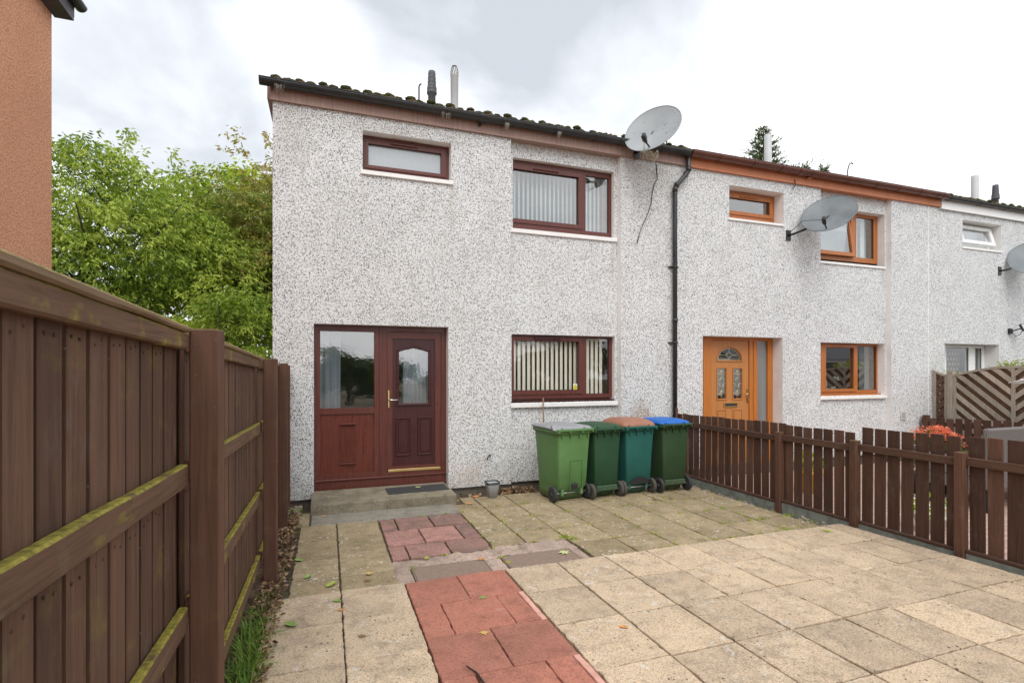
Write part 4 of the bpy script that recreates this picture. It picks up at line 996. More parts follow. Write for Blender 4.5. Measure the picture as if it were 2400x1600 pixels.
posts = [(-.479, -.379, -4.76, -4.66, 1.813), (-.462, -.367, -2.60, -2.50, 1.748), (-.48, -.393, -1.10, -1.0, 1.73), (-.53, -.43, -.17, -.08, 1.72), (-.479, -.379, -6.86, -6.76, 1.865), (-.479, -.379, -8.96, -8.86, 1.91)]
for (a, c, ya, yb, zt) in posts:
    b = MB(); b.tint = RN(.4, .8)
    b.box(a, c, ya, yb, -.15, zt, ch=.006); o = under(b.build('post', 'post', fl), fl)
yy = [-8.86, -6.76, -4.66, -2.50, -1.0]; ends = [-6.86, -4.76, -2.60, -1.10, -.17]
for ya, yb in zip(yy, ends):
    b = MB(); sheared(b, -.535, -.470, ya, yb, -.022, 0, RN(.3, .7), 0, .006); under(b.build('capping', 'fence_cap', fl), fl)
    for (zt, h) in ((-.023, .062), (-.50, .082), (-1.02, .085), (-1.50, .085)):
        b = MB(); sheared(b, -.512 if zt > -.1 else -.514, -.481, ya, yb, zt-h, zt, RN(.3, .8), 0, .003); under(b.build('rail', 'fence_rail', fl), fl)
    b = MB(); y = ya+.004
    while y < yb-.02:
        w_ = min(RN(.092, .099), yb-y-.003); tn = RN(.1, .95); dzb = RN(-.01, .01); y1 = y+w_; dx = RN(-.002, .002)
        b.tint = tn
        secs = []
        for z_ in (.14, None):
            zA = (Z(y)-.03 if z_ is None else z_+dzb); zB = (Z(y1)-.03 if z_ is None else z_+dzb)
            secs.append([(-.530+dx, y, zA), (-.530+dx, y1, zB), (-.517+dx, y1, zB), (-.515+dx, y1-.004, zB), (-.515+dx, y+.004, zA), (-.517+dx, y, zA)])
        b.loft(secs, 0, (True, True), False)
        y = y1+RN(.016, .022)
    for zo in (-.05, -.54, -1.06):
        y = ya+.05
        while y < yb-.03:
            for q in (-.02, .02):
                b.tint = 0; yy2 = y+q+RN(-.004, .004); zz2 = Z(yy2)+zo+RN(-.01, .01)-.03*(zo < -.1); b.lathe([(.0045, 0), (.0045, .0015), (.0005, .0018)], (-.5155, yy2, zz2-.06), 'X', 6)
            y += .115
    # second layer of boards behind, covering most of the gaps
    y = ya+.06
    while y < yb-.1:
        w_ = RN(.090, .108); b.tint = RN(.0, .4)
        if random.random() < .9: b.box(-.572, -.556, y, y+w_, .16, Z(y)-.04)
        y += .1135
    under(b.build('board_panel', 'fence_board', fl), fl)

# ------------------------------------------------------------------ right picket fence
fr = thing('picket_fence', 'low brown picket fence on concrete boards dividing the two front gardens', 'fence', (5.2, -2.0, 0))
slab(dk, 4.4, 4.5, -20, -20.1, .5) if False else None
pst = [(-2.105, -2.03, .907), (-3.07, -2.995, .925), (-4.035, -3.96, .945), (-5.0, -4.925, .955), (-5.97, -5.895, .965), (-6.94, -6.86, .975)]
for (ya, yb, zt) in pst:
    b = MB(); b.tint = RN(.4, .8); b.box(5.172, 5.247, ya, yb, -.2, zt, ch=.005); under(b.build('post', 'post', fr), fr)
b = MB(); b.box(5.18, 5.215, -.12, -.08, -.1, 1.06, ch=.004); under(b.build('post', 'post', fr), fr)
seg = [(-2.03, -.05, .86, .972), (-2.995, -2.105, .875, .995), (-3.96, -3.07, .892, 1.065), (-4.925, -4.035, .905, 1.085), (-5.895, -5.0, .92, 1.10), (-6.86, -5.97, .93, 1.11)]
for (ya, yb, zr, zp) in seg:
    b = MB(); b.tint = RN(.3, .7); b.box(5.208, 5.243, ya, yb, zr-.072, zr, ch=.004); under(b.build('rail', 'picket_rail', fr), fr)
    zb = .028+(-yb-.05)*.013
    b = MB(); b.tint = RN(.3, .7); b.box(5.198, 5.243, ya, yb, zb+.0, zb+.028, ch=.004); under(b.build('rail', 'picket_rail', fr), fr)
    b = MB(); b.box(5.202, 5.24, ya+.001, yb-.001, -.25, zb-.002, ch=.004); under(b.build('gravel_board', 'gravel_board', fr), fr)
    b = MB(); y = yb-.008
    while y > ya-.0:
        w_ = .109+RN(-.003, .003); hz = zp+(yb-y)*(.02 if ya > -2.1 else .008)+RN(-.006, .006); b.tint = RN(0, 1); tl = RN(-.006, .006)
        A = Matrix.Translation((5.255, y-w_/2, 0)) @ Matrix.Rotation(tl, 4, 'X')
        b.box(-.009, .009, -w_/2, w_/2, zb+.01, hz, M_=A, ch=.003)
        y -= .1305
    under(b.build('picket_panel', 'picket', fr), fr)
# second picket fence further off
f2 = thing('picket_fence', 'distant brown picket fence below the weathered lattice panels', 'fence', (11.0, -2.5, 0))
b = MB(); y = -.06
while y > -7:
    b.tint = RN(0, 1); b.box(-.01, .01, y-.11+2.5, y+2.5, -.1, .735+(-y)*.035+RN(-.012, .012), ch=.003); y -= .145
b.build('picket_panel', 'picket', f2)
for z_ in (.10, .60):
    b = MB(); b.box(.012, .045, -4.4, 2.4, z_, z_+.07); b.build('rail', 'picket_rail', f2)
for yy_ in (-.1, -2.0, -3.9, -5.8): b = MB(); b.box(.012, .10, yy_+2.45, yy_+2.54, -.15, .78); b.build('post', 'post', f2)
# chevron panels
lf = thing('lattice_fence', 'weathered grey fence of arched panels with diagonal slats at the right edge', 'fence', (11.4, -1.0, 0))
def top(u): return 1.555+.16*math.sin(math.pi*min(1, max(0, u)))
def chevron(ya, yb, half=False, mat_f='grey_wood'):
    """panel in the plane x=0 between y=ya (nearer the house) and yb"""
    L = ya-yb; Pn = []
    f_ = MB(); n = 18
    zt = (lambda u: top(u)) if not half else (lambda u: 1.655-.10*math.sin(u*math.pi/2))
    secs = []
    for k in range(n+1):
        u = k/n; y_ = ya-L*u; z = zt(u); secs.append([(-.03, y_, z-.02), (.03, y_, z-.02), (.03, y_, z+.02), (-.03, y_, z+.02)])
    f_.loft(secs, 0, (True, True), False)
    f_.box(-.022, .022, ya-.05, ya, -.05, zt(0)-.02); f_.box(-.022, .022, yb, yb+.05, -.05, zt(1)-.02)
    if not half: f_.box(-.028, .028, (ya+yb)/2-.025, (ya+yb)/2+.025, -.05, zt(.5)-.02)
    o = f_.build('panel_frame', 'grey_wood', lf)
    s1, s2 = MB(), MB()
    def clip_strip(b, y0, y1, sgn, x0, x1, w_, off, step, tints):
        # diagonal bars clipped between y0..y1 (y0>y1) and under the arched top
        c_ = -2.2+off
        while c_ < 3.2:
            m_ = 14; A_, B_ = [], []
            for k in range(m_+1):
                y_ = y0+(y1-y0)*k/m_; z = c_+sgn*(y0-y_)*.88; u = (ya-y_)/L; zz_ = zt(u)-.02
                A_.append((y_, min(max(z, -.05), zz_))); B_.append((y_, min(max(z+w_, -.05), zz_)))
            tn = RN(*tints)
            for k in range(m_):
                if B_[k][1]-A_[k][1] < .003 and B_[k+1][1]-A_[k+1][1] < .003: continue
                b.mesh([(x, *q) for x in (x0, x1) for q in (A_[k], A_[k+1], B_[k+1], B_[k])], [(0, 1, 2, 3), (4, 7, 6, 5), (0, 4, 5, 1), (3, 2, 6, 7)], 0, tn)
            c_ += step
    mid = (ya+yb)/2
    if half:
        clip_strip(s2, ya-.05, yb+.05, +1, -.012, 0, .13, 0, .16, (0, .4)); clip_strip(s1, ya-.05, yb+.05, -1, .004, .012, .145, .06, .17, (.0, .4))
        s1.build('diagonal_slat', 'slat_brown', lf); s2.build('diagonal_slat', 'slat_brown', lf)
    else:
        clip_strip(s1, ya-.05, mid+.025, -1, -.022, -.008, .105, .02, .207, (.3, 1)); clip_strip(s1, mid-.025, yb+.05, +1, -.022, -.008, .105, .02, .207, (.3, 1))
        clip_strip(s2, ya-.05, mid+.025, +1, .006, .016, .118, .0, .122, (0, 1)); clip_strip(s2, mid-.025, yb+.05, -1, .006, .016, .118, .0, .122, (0, 1))
        s1.build('diagonal_slat', 'grey_wood', lf); s2.build('diagonal_slat', 'slat_brown', lf)
chevron(.97, .72, True); chevron(.62, -1.24)
chevron(-1.34, -3.2)
for y_ in (.67, -1.29, -3.25): b = MB(); b.box(-.04, .05, y_-.045, y_+.045, -.1, 1.60, ch=.004); b.box(-.045, .055, y_-.05, y_+.05, 1.60, 1.63); b.build('post', 'grey_wood', lf)

# ------------------------------------------------------------------ wheelie bins
def wheelie(label, loc, rz, body, lid, s=(1, 1, 1), feature=None, tyre='tyre', H=.905, dome=.05):
    t = thing('wheelie_bin', label, 'wheelie bin', loc, R(rz), 'wheelie bins in a row under the window')
    W, D = s[0], s[1]
    b = MB(); secs = []
    # handle and wheels are on the -Y side; the body widens upward
    for (z, w_, y0, y1, r_) in ((.02, .36, -.14, .20, .03), (.12, .37, -.16, .205, .03), (.20, .375, -.235, .21, .03), (.5, .40, -.245, .225, .03), (H-.09, .435, -.262, .245, .035), (H-.05, .44, -.265, .25, .035)):
        secs.append(rrect(w_*W, (y1-y0)*D, r_, z, 0, (y0+y1)/2*D))
    secs2 = [rrect(.475*W, .545*D, .045, H-.05, 0, -.005), rrect(.48*W, .55*D, .045, H, 0, -.005)]
    b.loft(secs+secs2, 0)
    # ribs under the rim, handle bars and comb
    for x in (-.17, -.06, .06, .17): b.box(x*W-.006, x*W+.006, -.262*D-.03, -.255*D, H-.10, H-.05, ch=.003)
    b.box(-.235*W, .235*W, -.28*D-.035, -.28*D-.012, H-.012, H+.016, ch=.006)
    for x in (-.225, -.08, .08, .225): b.box(x*W-.016, x*W+.016, -.28*D-.03, -.26*D, H-.035, H+.012, ch=.006)
    for x in (-1, 1): b.box(x*.13*W-.02, x*.13*W+.02, -.16, -.22*D, .08, .16, ch=.005)
    if feature == 'panel':
        yb = -.243*D
        for (x0, x1, z0, z1) in ((-.055, .13, .52, .527), (-.055, -.048, .16, .52), (.123, .13, .16, .52)): b.box(x0, x1, yb-.012, yb+.01, z0, z1, ch=.002)
        b.box(-.05, .06, yb-.013, yb+.012, .16, .235, 1, ch=.01)
    if feature == 'arch':
        n = 12; yb = -.242*D
        P = [(.16*math.cos(math.pi*k/n), .15+.09*math.sin(math.pi*k/n)) for k in range(n+1)]
        b.mesh([(x, yb-.004, z) for x, z in P], [tuple(range(n+1))], 1)
    if feature == 'foot':
        b.box(-.17*W, .17*W, -.25, -.17, .10, .17, ch=.01)
    b.build('body', [body, 'gasket'], t)
    l = MB(); secs = []
    for (k, w_, d_, z) in ((0, .50, .56, H+.004), (1, .505, .565, H+.018), (2, .47, .53, H+.026+dome*.35), (3, .36, .42, H+.028+dome*.85), (4, .16, .2, H+.028+dome)):
        secs.append(rrect(w_*W, d_*D, .05 if k < 3 else .09 if k < 4 else .05, z, 0, .018))
    l.loft(secs, 0)
    for x in (-.15, .15): l.box(x*W-.035, x*W+.035, -.285*D-.02, -.235*D, H+.008, H+.034, ch=.010)
    for x in (-.2, .2): l.box(x*W-.012, x*W+.012, -.24*D, .26*D, H+.03, H+.042, ch=.004)
    lo = l.build('lid', lid, t)
    for x in (-1, 1):
        b = MB(); c = (x*(.205*W+.022), -.20, .10)
        b.lathe([(.045, -.018), (.085, -.022), (.098, -.016), (.100, 0), (.098, .016), (.085, .022), (.045, .018)], c, 'X', 28)
        wo = b.build('wheel', tyre, t)
        b = MB(); b.lathe([(.001, -.012), (.050, -.012), (.052, 0), (.050, .012), (.001, .012)], c, 'X', 20)
        for k in range(6):
            a = k*math.tau/6; b.box(-.017, .017, -.006, .006, .018, .05, M_=Matrix.Translation(c) @ Matrix.Rotation(a, 4, 'X'))
        b.lathe([(.001, -.028), (.018, -.026), (.018, .026), (.001, .028)], c, 'X', 12); b.build('hub', 'hub', wo)
    b = MB(); b.tube([(-.225*W, -.20, .10), (.225*W, -.20, .10)], .010, 8); b.build('axle', 'steel', t)
    return t
b1_ = wheelie('light green wheelie bin with crumpled grey lid, leftmost of the four', (2.87, -.80, gz(-.9)), 6.5, 'bin_light', 'lid_grey', (1.10, 1.2, 1), 'panel', dome=.02)
b = MB()  # loose folded corner of the grey lid
b.loft([[(-.31, -.29, .902), (-.16, -.315, .893), (-.15, -.24, .945), (-.28, -.2, .955)], [(-.30, -.31, .915), (-.15, -.330, .885), (-.12, -.26, .950), (-.26, -.2, .962)]], 0); b.build('lid_corner', 'lid_grey', b1_)
wheelie('dark green wheelie bin with green lid, second from the left', (3.37, -.83, gz(-.9)), 5, 'bin_dark', 'bin_dark', (.94, 1.0, 1), 'foot', 'tyre_dusty', .895, .03)
wheelie('teal wheelie bin with domed brown lid', (3.875, -.80, gz(-.9)), 3, 'bin_teal', 'lid_brown', (1.03, 1.04, 1), 'arch', 'tyre_dusty', .90, .075)
wheelie('olive green wheelie bin with bright blue lid beside the picket fence', (4.43, -.83, gz(-.9)), 2, 'bin_olive', 'lid_blue', (1.0, 1.0, 1), 'foot', H=.915, dome=.04)
# pole behind the bins
b = MB(); b.tube([(2.955, -.05, -.02), (2.945, -.04, .6), (2.94, -.03, 1.255)], .012, 8); tag(b.build('garden_cane', 'fl_brown'), 'thin brown cane leaning on the wall behind the light green bin', 'cane')
# pot
t = thing('plant_pot', 'small tapered grey pot with dark rim standing by the wall', 'pot', (2.02, -.50, gz(-.5)))
b = MB(); b.loft([rrect(.115, .115, .035, 0), rrect(.17, .17, .035, .185)], 0, (True, False)); b.loft([rrect(.165, .165, .035, .185), rrect(.11, .11, .035, .02)], 0, (False, False)); b.build('pot_body', 'pot_grey', t)
b = MB(); b.loft([rrect(.178, .178, .038, .178), rrect(.184, .184, .038, .205), rrect(.160, .160, .03, .205), rrect(.158, .158, .03, .18)], 0, (False, False)); b.build('pot_rim', 'pot_rim', t)
b = MB(); b.mesh(rrect(.16, .16, .03, .188), [tuple(range(20))]); b.build('pot_water', 'water', t)
# drain grille and pipe on the ground by bin one
b = MB(); b.tube([(2.35, -.22, -.08), (2.75, -.2, -.07)], .012, 8); tag(b.build('ground_pipe', 'cable_dark'), 'short dark pipe on the ground along the plinth left of the bins', 'pipe')

# ------------------------------------------------------------------ neighbour's garden
def leafball(b, n, c, rad, size, droop=.3):
    for k in range(n):
        d = Vector((random.gauss(0, 1), random.gauss(0, 1), random.gauss(0, 1))).normalized(); q = RN(.45, 1)**.5
        p = Vector(c)+Vector((d.x*rad[0], d.y*rad[1], d.z*rad[2]))*q
        leaf(b, p, (d+Vector((RN(-.6, .6), RN(-.6, .6), RN(-.6, .3)-droop))).normalized(), size*RN(.7, 1.3), RN(0, 1))
def leaf(b, p, d, L, tint, w=.42):
    s = d.cross(Vector((RN(-1, 1), RN(-1, 1), RN(-1, 1)))).normalized()*L*w*.5; m = p+d*L*.5; n_ = d.cross(s).normalized()*L*.08
    i = len(b.v); b.v += [tuple(p), tuple(m+s+n_), tuple(p+d*L), tuple(m-s+n_)]; b.f += [(i, i+1, i+2), (i, i+2, i+3)]; b.m += [0, 0]; b.t += [tint, tint]; b.sm += [False, False]
t = thing('flower_planter', 'dark trough of coral red flowers behind the picket fence', 'planter', (8.25, -1.95, -.1))
b = MB(); b.loft([rrect(.72, .26, .03, 0), rrect(.82, .34, .03, .30)], 0); b.box(-.36, -.32, -.1, .1, 0, .0); b.build('trough', 'black_pot', t)
b = MB(); leafball(b, 1300, (0, 0, .58), (.44, .26, .30), .06, .1); b.build('foliage', 'leaf_dark', t)
b = MB(); 
for k in range(60):
    a, q = RN(0, 6.28), RN(0, 1)**.5; leafball(b, 22, (.46*q*math.cos(a), .26*q*math.sin(a), .90+RN(-.06, .05)-.14*q*q), (.04, .04, .028), .038, -.1)
b.build('flowers', 'petal_red', t)
t = thing('rattan_sofa', 'grey woven rattan garden sofa seen from behind over the picket fence', 'garden sofa', (8.55, -2.9, -.1))
b = MB(); b.box(-.95, .95, -.05, .03, .28, 1.04, ch=.02); b.build('backrest', 'rattan', t)
b = MB(); b.box(-.95, .95, .03, .7, .25, .42, ch=.015); b.build('seat', 'rattan', t)
for x in (-.95, .87): b = MB(); b.box(x, x+.08, .03, .7, .42, .66, ch=.015); b.build('armrest', 'rattan', t)
for x in (-.92, .86):
    for y_ in (-.03, .62): b = MB(); b.box(x, x+.05, y_, y_+.05, 0, .27); b.build('leg', 'gasket', t)
t = thing('plant_pot', 'yellow pot glimpsed between the pickets in front of the oak door', 'pot', (6.55, -1.35, -.1))
b = MB(); b.lathe([(.001, 0), (.11, 0), (.16, .28), (.17, .28), (.17, .32), (.145, .32), (.14, .26), (.001, .26)], (0, 0, 0), n=20); b.build('pot_body', 'yellow', t)
b = MB(); leafball(b, 260, (0, 0, .42), (.17, .17, .15), .07); b.build('foliage', 'leaf_syc', t)
t = thing('plant_pot', 'low pot of white flowers glimpsed through the picket gaps', 'pot', (6.2, -3.15, -.1))
b = MB(); b.lathe([(.001, 0), (.12, 0), (.15, .16), (.16, .16), (.16, .19), (.13, .19), (.001, .16)], (0, 0, 0), n=20); b.build('pot_body', 'vent', t)
b = MB(); leafball(b, 300, (0, 0, .27), (.2, .2, .12), .05); b.build('foliage', 'leaf_syc', t)
b = MB(); leafball(b, 120, (0, 0, .33), (.2, .2, .08), .035); b.build('flowers', 'petal_white', t)
t = thing('clothes_airer', 'tip of a white clothes airer in front of the lattice panels', 'clothes airer', (10.38, -2.42, -.1))
for k in range(4): b = MB(); b.tube([(-.35, .35+.03*k, 1.62-.02*k), (1.0, -.9+.06*k, 1.60-.02*k)], .005, 6); b.build('rail', 'white_upvc', t)
b = MB(); b.tube([(-.35, .30, 1.62), (-.35, .5, 1.56)], .007, 6); b.tube([(.3, -.25, 1.61), (.5, -.3, 0)], .012, 6); b.build('frame', 'white_upvc', t)
def climber(c, rad, n, label):
    t = thing('climbing_plant', label, 'climbing plant', (c[0], c[1], -.1))
    b = MB()
    for k in range(7):
        a = RN(0, 6.28); b.tube([(0, 0, 0), (RN(-.1, .1), RN(-.1, .1), c[2]*.6), (RN(-.1, .1), rad[1]*math.cos(a)*.7, c[2]+RN(-.05, rad[2]))], [.012, .008, .003], 5)
    b.build('stem', 'bark', t)
    b = MB()
    for k in range(n):
        a = RN(-1, 1); leafball(b, 9, (RN(-.5, .5)*rad[0], a*rad[1], c[2]+.1+RN(-.35, 1)*rad[2]*(1-a*a*.6)), (.06, .06, .05), .045)
    b.build('foliage', 'leaf_gold', t)
climber((11.75, .15, 1.52), (.25, .62, .14), 80, 'yellow green climber peeping over the lattice panel below the white window')
climber((11.75, -1.35, 1.62), (.3, .55, .26), 170, 'yellow green climber rising over the lattice panel at the right edge')

# ------------------------------------------------------------------ orange neighbour building on the left
oh = thing('orange_house', 'house gable in orange roughcast at the left edge behind the fence', 'house', (-5, -2, 0))
XW, YE = -2.56, -.62
b = MB(); b.box(XW-8, XW, -14, YE, -.2, 5.30); under(b.build('wall', 'orange', oh), oh)
b = MB(); b.box(XW+.002, XW+.16, -14, YE+.05, 5.16, 5.20); b.box(XW+.13, XW+.16, -14.0, YE+.06, 5.201, 5.34); under(b.build('soffit', 'flue_black', oh), oh)
g = MB(); P = [(XW+.20+.055*math.cos(R(180+18*k)), 5.34+.055*math.sin(R(180+18*k))) for k in range(11)]+[(XW+.20+.05*math.cos(R(360-18*k)), 5.34+.05*math.sin(R(360-18*k))) for k in range(11)]
g.loft([[(p[0], -14.2, p[1]) for p in P], [(p[0], YE+.10, p[1]) for p in P]], 0, (True, True), False); g.mesh([(P[k][0], YE+.10, P[k][1]) for k in range(11)], [tuple(range(11))]); under(g.build('gutter', 'gutter_black', oh), oh)
b = MB(); b.mesh([(XW+.19, -14.2, 5.37), (XW+.19, YE+.12, 5.37), (XW-4, YE+.12, 7.2), (XW-4, -14.2, 7.2), (XW-8.2, YE+.12, 5.37), (XW-8.2, -14.2, 5.37)], [(0, 1, 2, 3), (2, 4, 5, 3)]); b.mesh([(XW, YE-.01, 5.3), (XW-8, YE-.01, 5.3), (XW-4, YE-.01, 7.15)], [(0, 1, 2)]); under(b.build('roof', 'tile', oh), oh)

# ------------------------------------------------------------------ trees
def tree(name, label, loc, th, C, rad, n, L, mat, nlimb=14, spray=16, tw=.7, gap=-.15, seed=1, cat='tree', group=None, tr=.12, spikes=()):
    """trunk with limbs and a crown of drooping leaf sprays; C crown centre relative to loc, rad its radii"""
    random.seed(seed); t = thing(name, label, cat, loc, 0, group)
    C = Vector(C); cen = []
    blobs = []
    while len(blobs) < max(14, n//38):
        d = Vector((random.gauss(0, 1), random.gauss(0, 1), random.gauss(0, 1))).normalized(); q = RN(.05, 1)**.4
        p = Vector((d.x*(rad[0]-.35), d.y*(rad[1]-.35), d.z*(rad[2]-.35)))*q*(1+.2*noise.noise(d*2.2+Vector((seed, 0, 0))))
        if noise.noise((p+Vector((seed*3, 0, 0)))*1.15) < gap: continue
        blobs.append((C+p, RN(.35, .75)*min(1.3, max(rad)/2.2), RN(0, 1)))
    cti = []
    while len(cen) < n:
        bc, br, bt = random.choice(blobs); d = Vector((random.gauss(0, 1), random.gauss(0, 1), random.gauss(.25, .8))).normalized()
        cen.append(bc+Vector((d.x*1.25, d.y*1.25, d.z*.7))*br*RN(.7, 1.05)); cti.append(bt)
    for (sx, sy, sz, k_, sp) in spikes:
        for k in range(k_):
            u_ = k/k_; cen.append(Vector((sx+random.gauss(0, sp*(.15+u_*1.6)), sy+random.gauss(0, sp*(.15+u_)), sz-.25-1.5*u_)))
    b = MB(); topz = C.z+rad[2]*.5
    b.tube([(0, 0, -.1), (.04, 0, topz*.3), (-.05, .05, topz*.65), (C.x*.8, C.y*.8, topz)], [tr*1.2, tr, tr*.7, tr*.25], 9)
    for k in range(nlimb):
        e_ = random.choice(cen); s0 = Vector((C.x*.3, C.y*.3, max(.6, min(topz*.85, e_.z*RN(.35, .75))))); md = s0.lerp(e_, .5)+Vector((RN(-.2, .2), RN(-.2, .2), RN(.0, .35)))
        b.tube([s0, md, e_], [tr*.42, tr*.24, .01], 6)
        for j in range(5):
            e2 = min(random.sample(cen, min(len(cen), 12)), key=lambda c_: (c_-md).length); m2 = md.lerp(e2, .5)+Vector((RN(-.1, .1), RN(-.1, .1), RN(0, .15))); b.tube([md, m2, e2], [tr*.16, .012, .004], 4)
    b.build('trunk', 'bark', t)
    b = MB()
    for ci_, c_ in enumerate(cen):
        out_ = (c_-C); out_.z *= .3; out_ = (out_.normalized() if out_.length > .01 else Vector((1, 0, 0)))+Vector((RN(-.7, .7), RN(-.7, .7), RN(-.2, .5))); out_.normalize()
        base = RN(0, .15)+(cti[ci_]*.5 if ci_ < len(cti) else .3); s_ = tw*RN(.5, 1.1)
        if any(abs(c_.x-q_[0]) < .5 and c_.z > q_[2]-1.0 and len(spikes) for q_ in spikes): s_ *= .45
        for k in range(spray):
            u = k/spray; p = c_+out_*s_*(u-.4)+Vector((0, 0, -.35*s_*u*u)); side = Vector((RN(-1, 1), RN(-1, 1), RN(-1.7, -.1)))
            leaf(b, p+side*.05, (out_*.5+side.normalized()).normalized(), L*RN(.7, 1.25), min(1, max(0, base+RN(-.05, .5))), .38)
    b.build('crown', mat, t)
    random.seed(seed+100); return t
tree('cherry_tree', 'light green cherry tree with a tall leading shoot beside the orange house', (-4.9, 6.6, -.1), 5, (.1, 0, 4.15), (3.0, 2.2, 2.85), 3300, .108, 'leaf_cherry', seed=3, gap=-.22, tr=.13, spikes=((.75, 0, 7.35, 26, .18), (-.9, 0, 7.15, 16, .2), (1.6, 0, 7.0, 14, .2), (-2.0, 0, 6.9, 14, .2)))
tree('sycamore_tree', 'bright green sycamore behind the cherry trees', (-2.9, 9.2, -.1), 6, (.2, 0, 5.15), (2.3, 1.9, 3.0), 1800, .15, 'leaf_syc', seed=11, gap=-.15, tr=.15)
tree('maple_tree', 'bronze tinted maple beside the gable of the white house', (-1.15, 8.0, -.1), 6, (-.3, 0, 5.3), (1.6, 1.6, 2.7), 1900, .12, 'leaf_red', seed=5, gap=-.12, tr=.12, spikes=((.05, 0, 8.3, 22, .25),))
tree('cherry_tree', 'low pale green cherry tree just beyond the end of the board fence', (-1.8, 4.4, -.1), 3, (.25, 0, 2.0), (1.9, 1.3, 1.75), 1600, .10, 'leaf_cherry', seed=21, gap=-.2, tr=.08)
tree('hedge', 'dark hedge filling the ground behind the left fence', (-5.2, 11.5, -.1), 2, (0, 0, 1.6), (6.5, 1.2, 2.0), 1500, .17, 'leaf_dark', seed=33, gap=-.4, cat='hedge', nlimb=8)
# conifer behind house two
random.seed(50)
t = thing('conifer_tree', 'dark feathery conifer rising behind the middle house roof', 'tree', (14.6, 7.4, -.1))
b = MB(); b.tube([(0, 0, 0), (.05, 0, 5), (0, 0, 10.3)], [.2, .13, .015], 8)
cb = MB()
def frond(p, d, L):
    n = int(L/.03)
    for k in range(n):
        u = k/n; q = p+d*L*u+Vector((0, 0, .10*L*u*u)); s_ = Vector((RN(-1, 1), RN(-1, 1), RN(-.6, .8))).normalized()
        leaf(cb, q, (d+s_).normalized(), RN(.08, .19)*(1.25-u*.7), RN(0, 1), .30)
for k in range(105):
    z = 6.6+3.7*(k/105)**1.0; a = k*2.4; L = (10.6-z)*.46+.05; 
    if random.random() < .3: L *= 1.3
    d = Vector((math.cos(a), math.sin(a), .35)).normalized(); b.tube([(0, 0, z), tuple(Vector((0, 0, z))+d*L)], [.02, .005], 4); frond(Vector((0, 0, z)), d, L)
    for s_ in (-.5, .5): frond(Vector((0, 0, z))+d*L*.4, (d+Vector((-d.y*s_, d.x*s_, .1))).normalized(), L*.5)
for (x, y_, z) in ((2.1, 0, 9.4), (3.15, 0, 9.45), (1.5, 0, 9.2)):
    b.tube([(0, 0, 6.2), (x*.6, y_, z-.8), (x, y_, z)], [.07, .03, .008], 5)
    for k in range(16): frond(Vector((x*.9, y_, z-.35)), Vector((RN(-.5, .9), RN(-.6, .6), RN(.0, .8))).normalized(), RN(.25, .5))
b.build('trunk', 'bark', t); cb.build('crown', 'leaf_conifer', t)
# garden opposite, which the window glass mirrors
tree('shrub', 'large dark shrub behind the photographer, mirrored in the front door glass', (.9, -17.5, 0), 3, (0, 0, 1.7), (1.5, 1.0, 1.5), 420, .2, 'leaf_dark', seed=61, gap=-.5, cat='shrub', nlimb=5, spray=12)
tree('hedge', 'long hedge across the lane behind the photographer', (6, -25, 0), 2, (0, 0, 1.2), (14, 1.0, 1.3), 1100, .3, 'leaf_dark', seed=62, gap=-.6, cat='hedge', nlimb=5, spray=12)
tree('oak_tree', 'spreading tree behind the photographer, mirrored in the lower window', (9.5, -13, 0), 5, (0, 0, 3.1), (2.1, 1.8, 2.4), 650, .22, 'leaf_dark', seed=63, gap=-.3, nlimb=8, spray=12)
t = thing('bungalow', 'pale bungalow with dark tiled roof across the lane behind the photographer', 'house', (34, -24, 0))
b = MB(); b.box(-9, 9, -4, 4, 0, 2.5); b.build('wall', 'reveal', t)
b = MB(); b.mesh([(-9.4, 4.4, 2.45), (9.4, 4.4, 2.45), (9.4, 0, 4.7), (-9.4, 0, 4.7), (-9.4, -4.4, 2.45), (9.4, -4.4, 2.45)], [(0, 1, 2, 3), (3, 2, 5, 4)]); b.build('roof', 'flue_black', t)
for x in (-6, -1, 4): b = MB(); b.box(x, x+1.8, 4.0, 4.05, 1.0, 2.2); b.build('window', 'gasket', t)

# ------------------------------------------------------------------ soil, litter, weeds
random.seed(90)
b = MB(); n1_, n2_ = 12, 170; vs = []
for j in range(n2_+1):
    y = .03-6.6*j/n2_
    for i in range(n1_+1):
        x = -.62+.36*i/n1_; xr = -.28 if y > -2.9 else -.375
        x = -.62+(xr+.62-.0+.015*noise.noise(Vector((y*5, 0, 0))))*i/n1_
        vs.append((x, y, gz(y)-.012+.03*noise.noise(Vector((x*12, y*12, 0)))+.012*noise.noise(Vector((x*40, y*40, 3)))+(.012 if 2 < i < 9 else -.01)))
b.mesh(vs, [(j*(n1_+1)+i, j*(n1_+1)+i+1, (j+1)*(n1_+1)+i+1, (j+1)*(n1_+1)+i) for j in range(n2_) for i in range(n1_)], 0, None, True)
struct(b.build('soil_strip', 'soil'))
def litter(n, fx, size=(.02, .045)):
    b = MB()
    for k in range(n):
        x, y, z = fx(); a = RN(0, 6.28); d = Vector((math.cos(a), math.sin(a), RN(-.3, .5))).normalized(); leaf(b, Vector((x, y, z)), d, RN(*size), RN(0, 1), .6)
    return b
b = litter(1500, lambda: (RN(-.47, -.30), RN(-4.2, -.5), 0))
for i, v in enumerate(b.v): b.v[i] = (v[0], v[1], gz(v[1])+v[2]+.018+abs(random.gauss(0, .006)))
stuff(tag(b.build('leaf_litter', 'litter'), 'dry brown leaf litter on the soil along the board fence', 'leaf litter'))
b = MB()
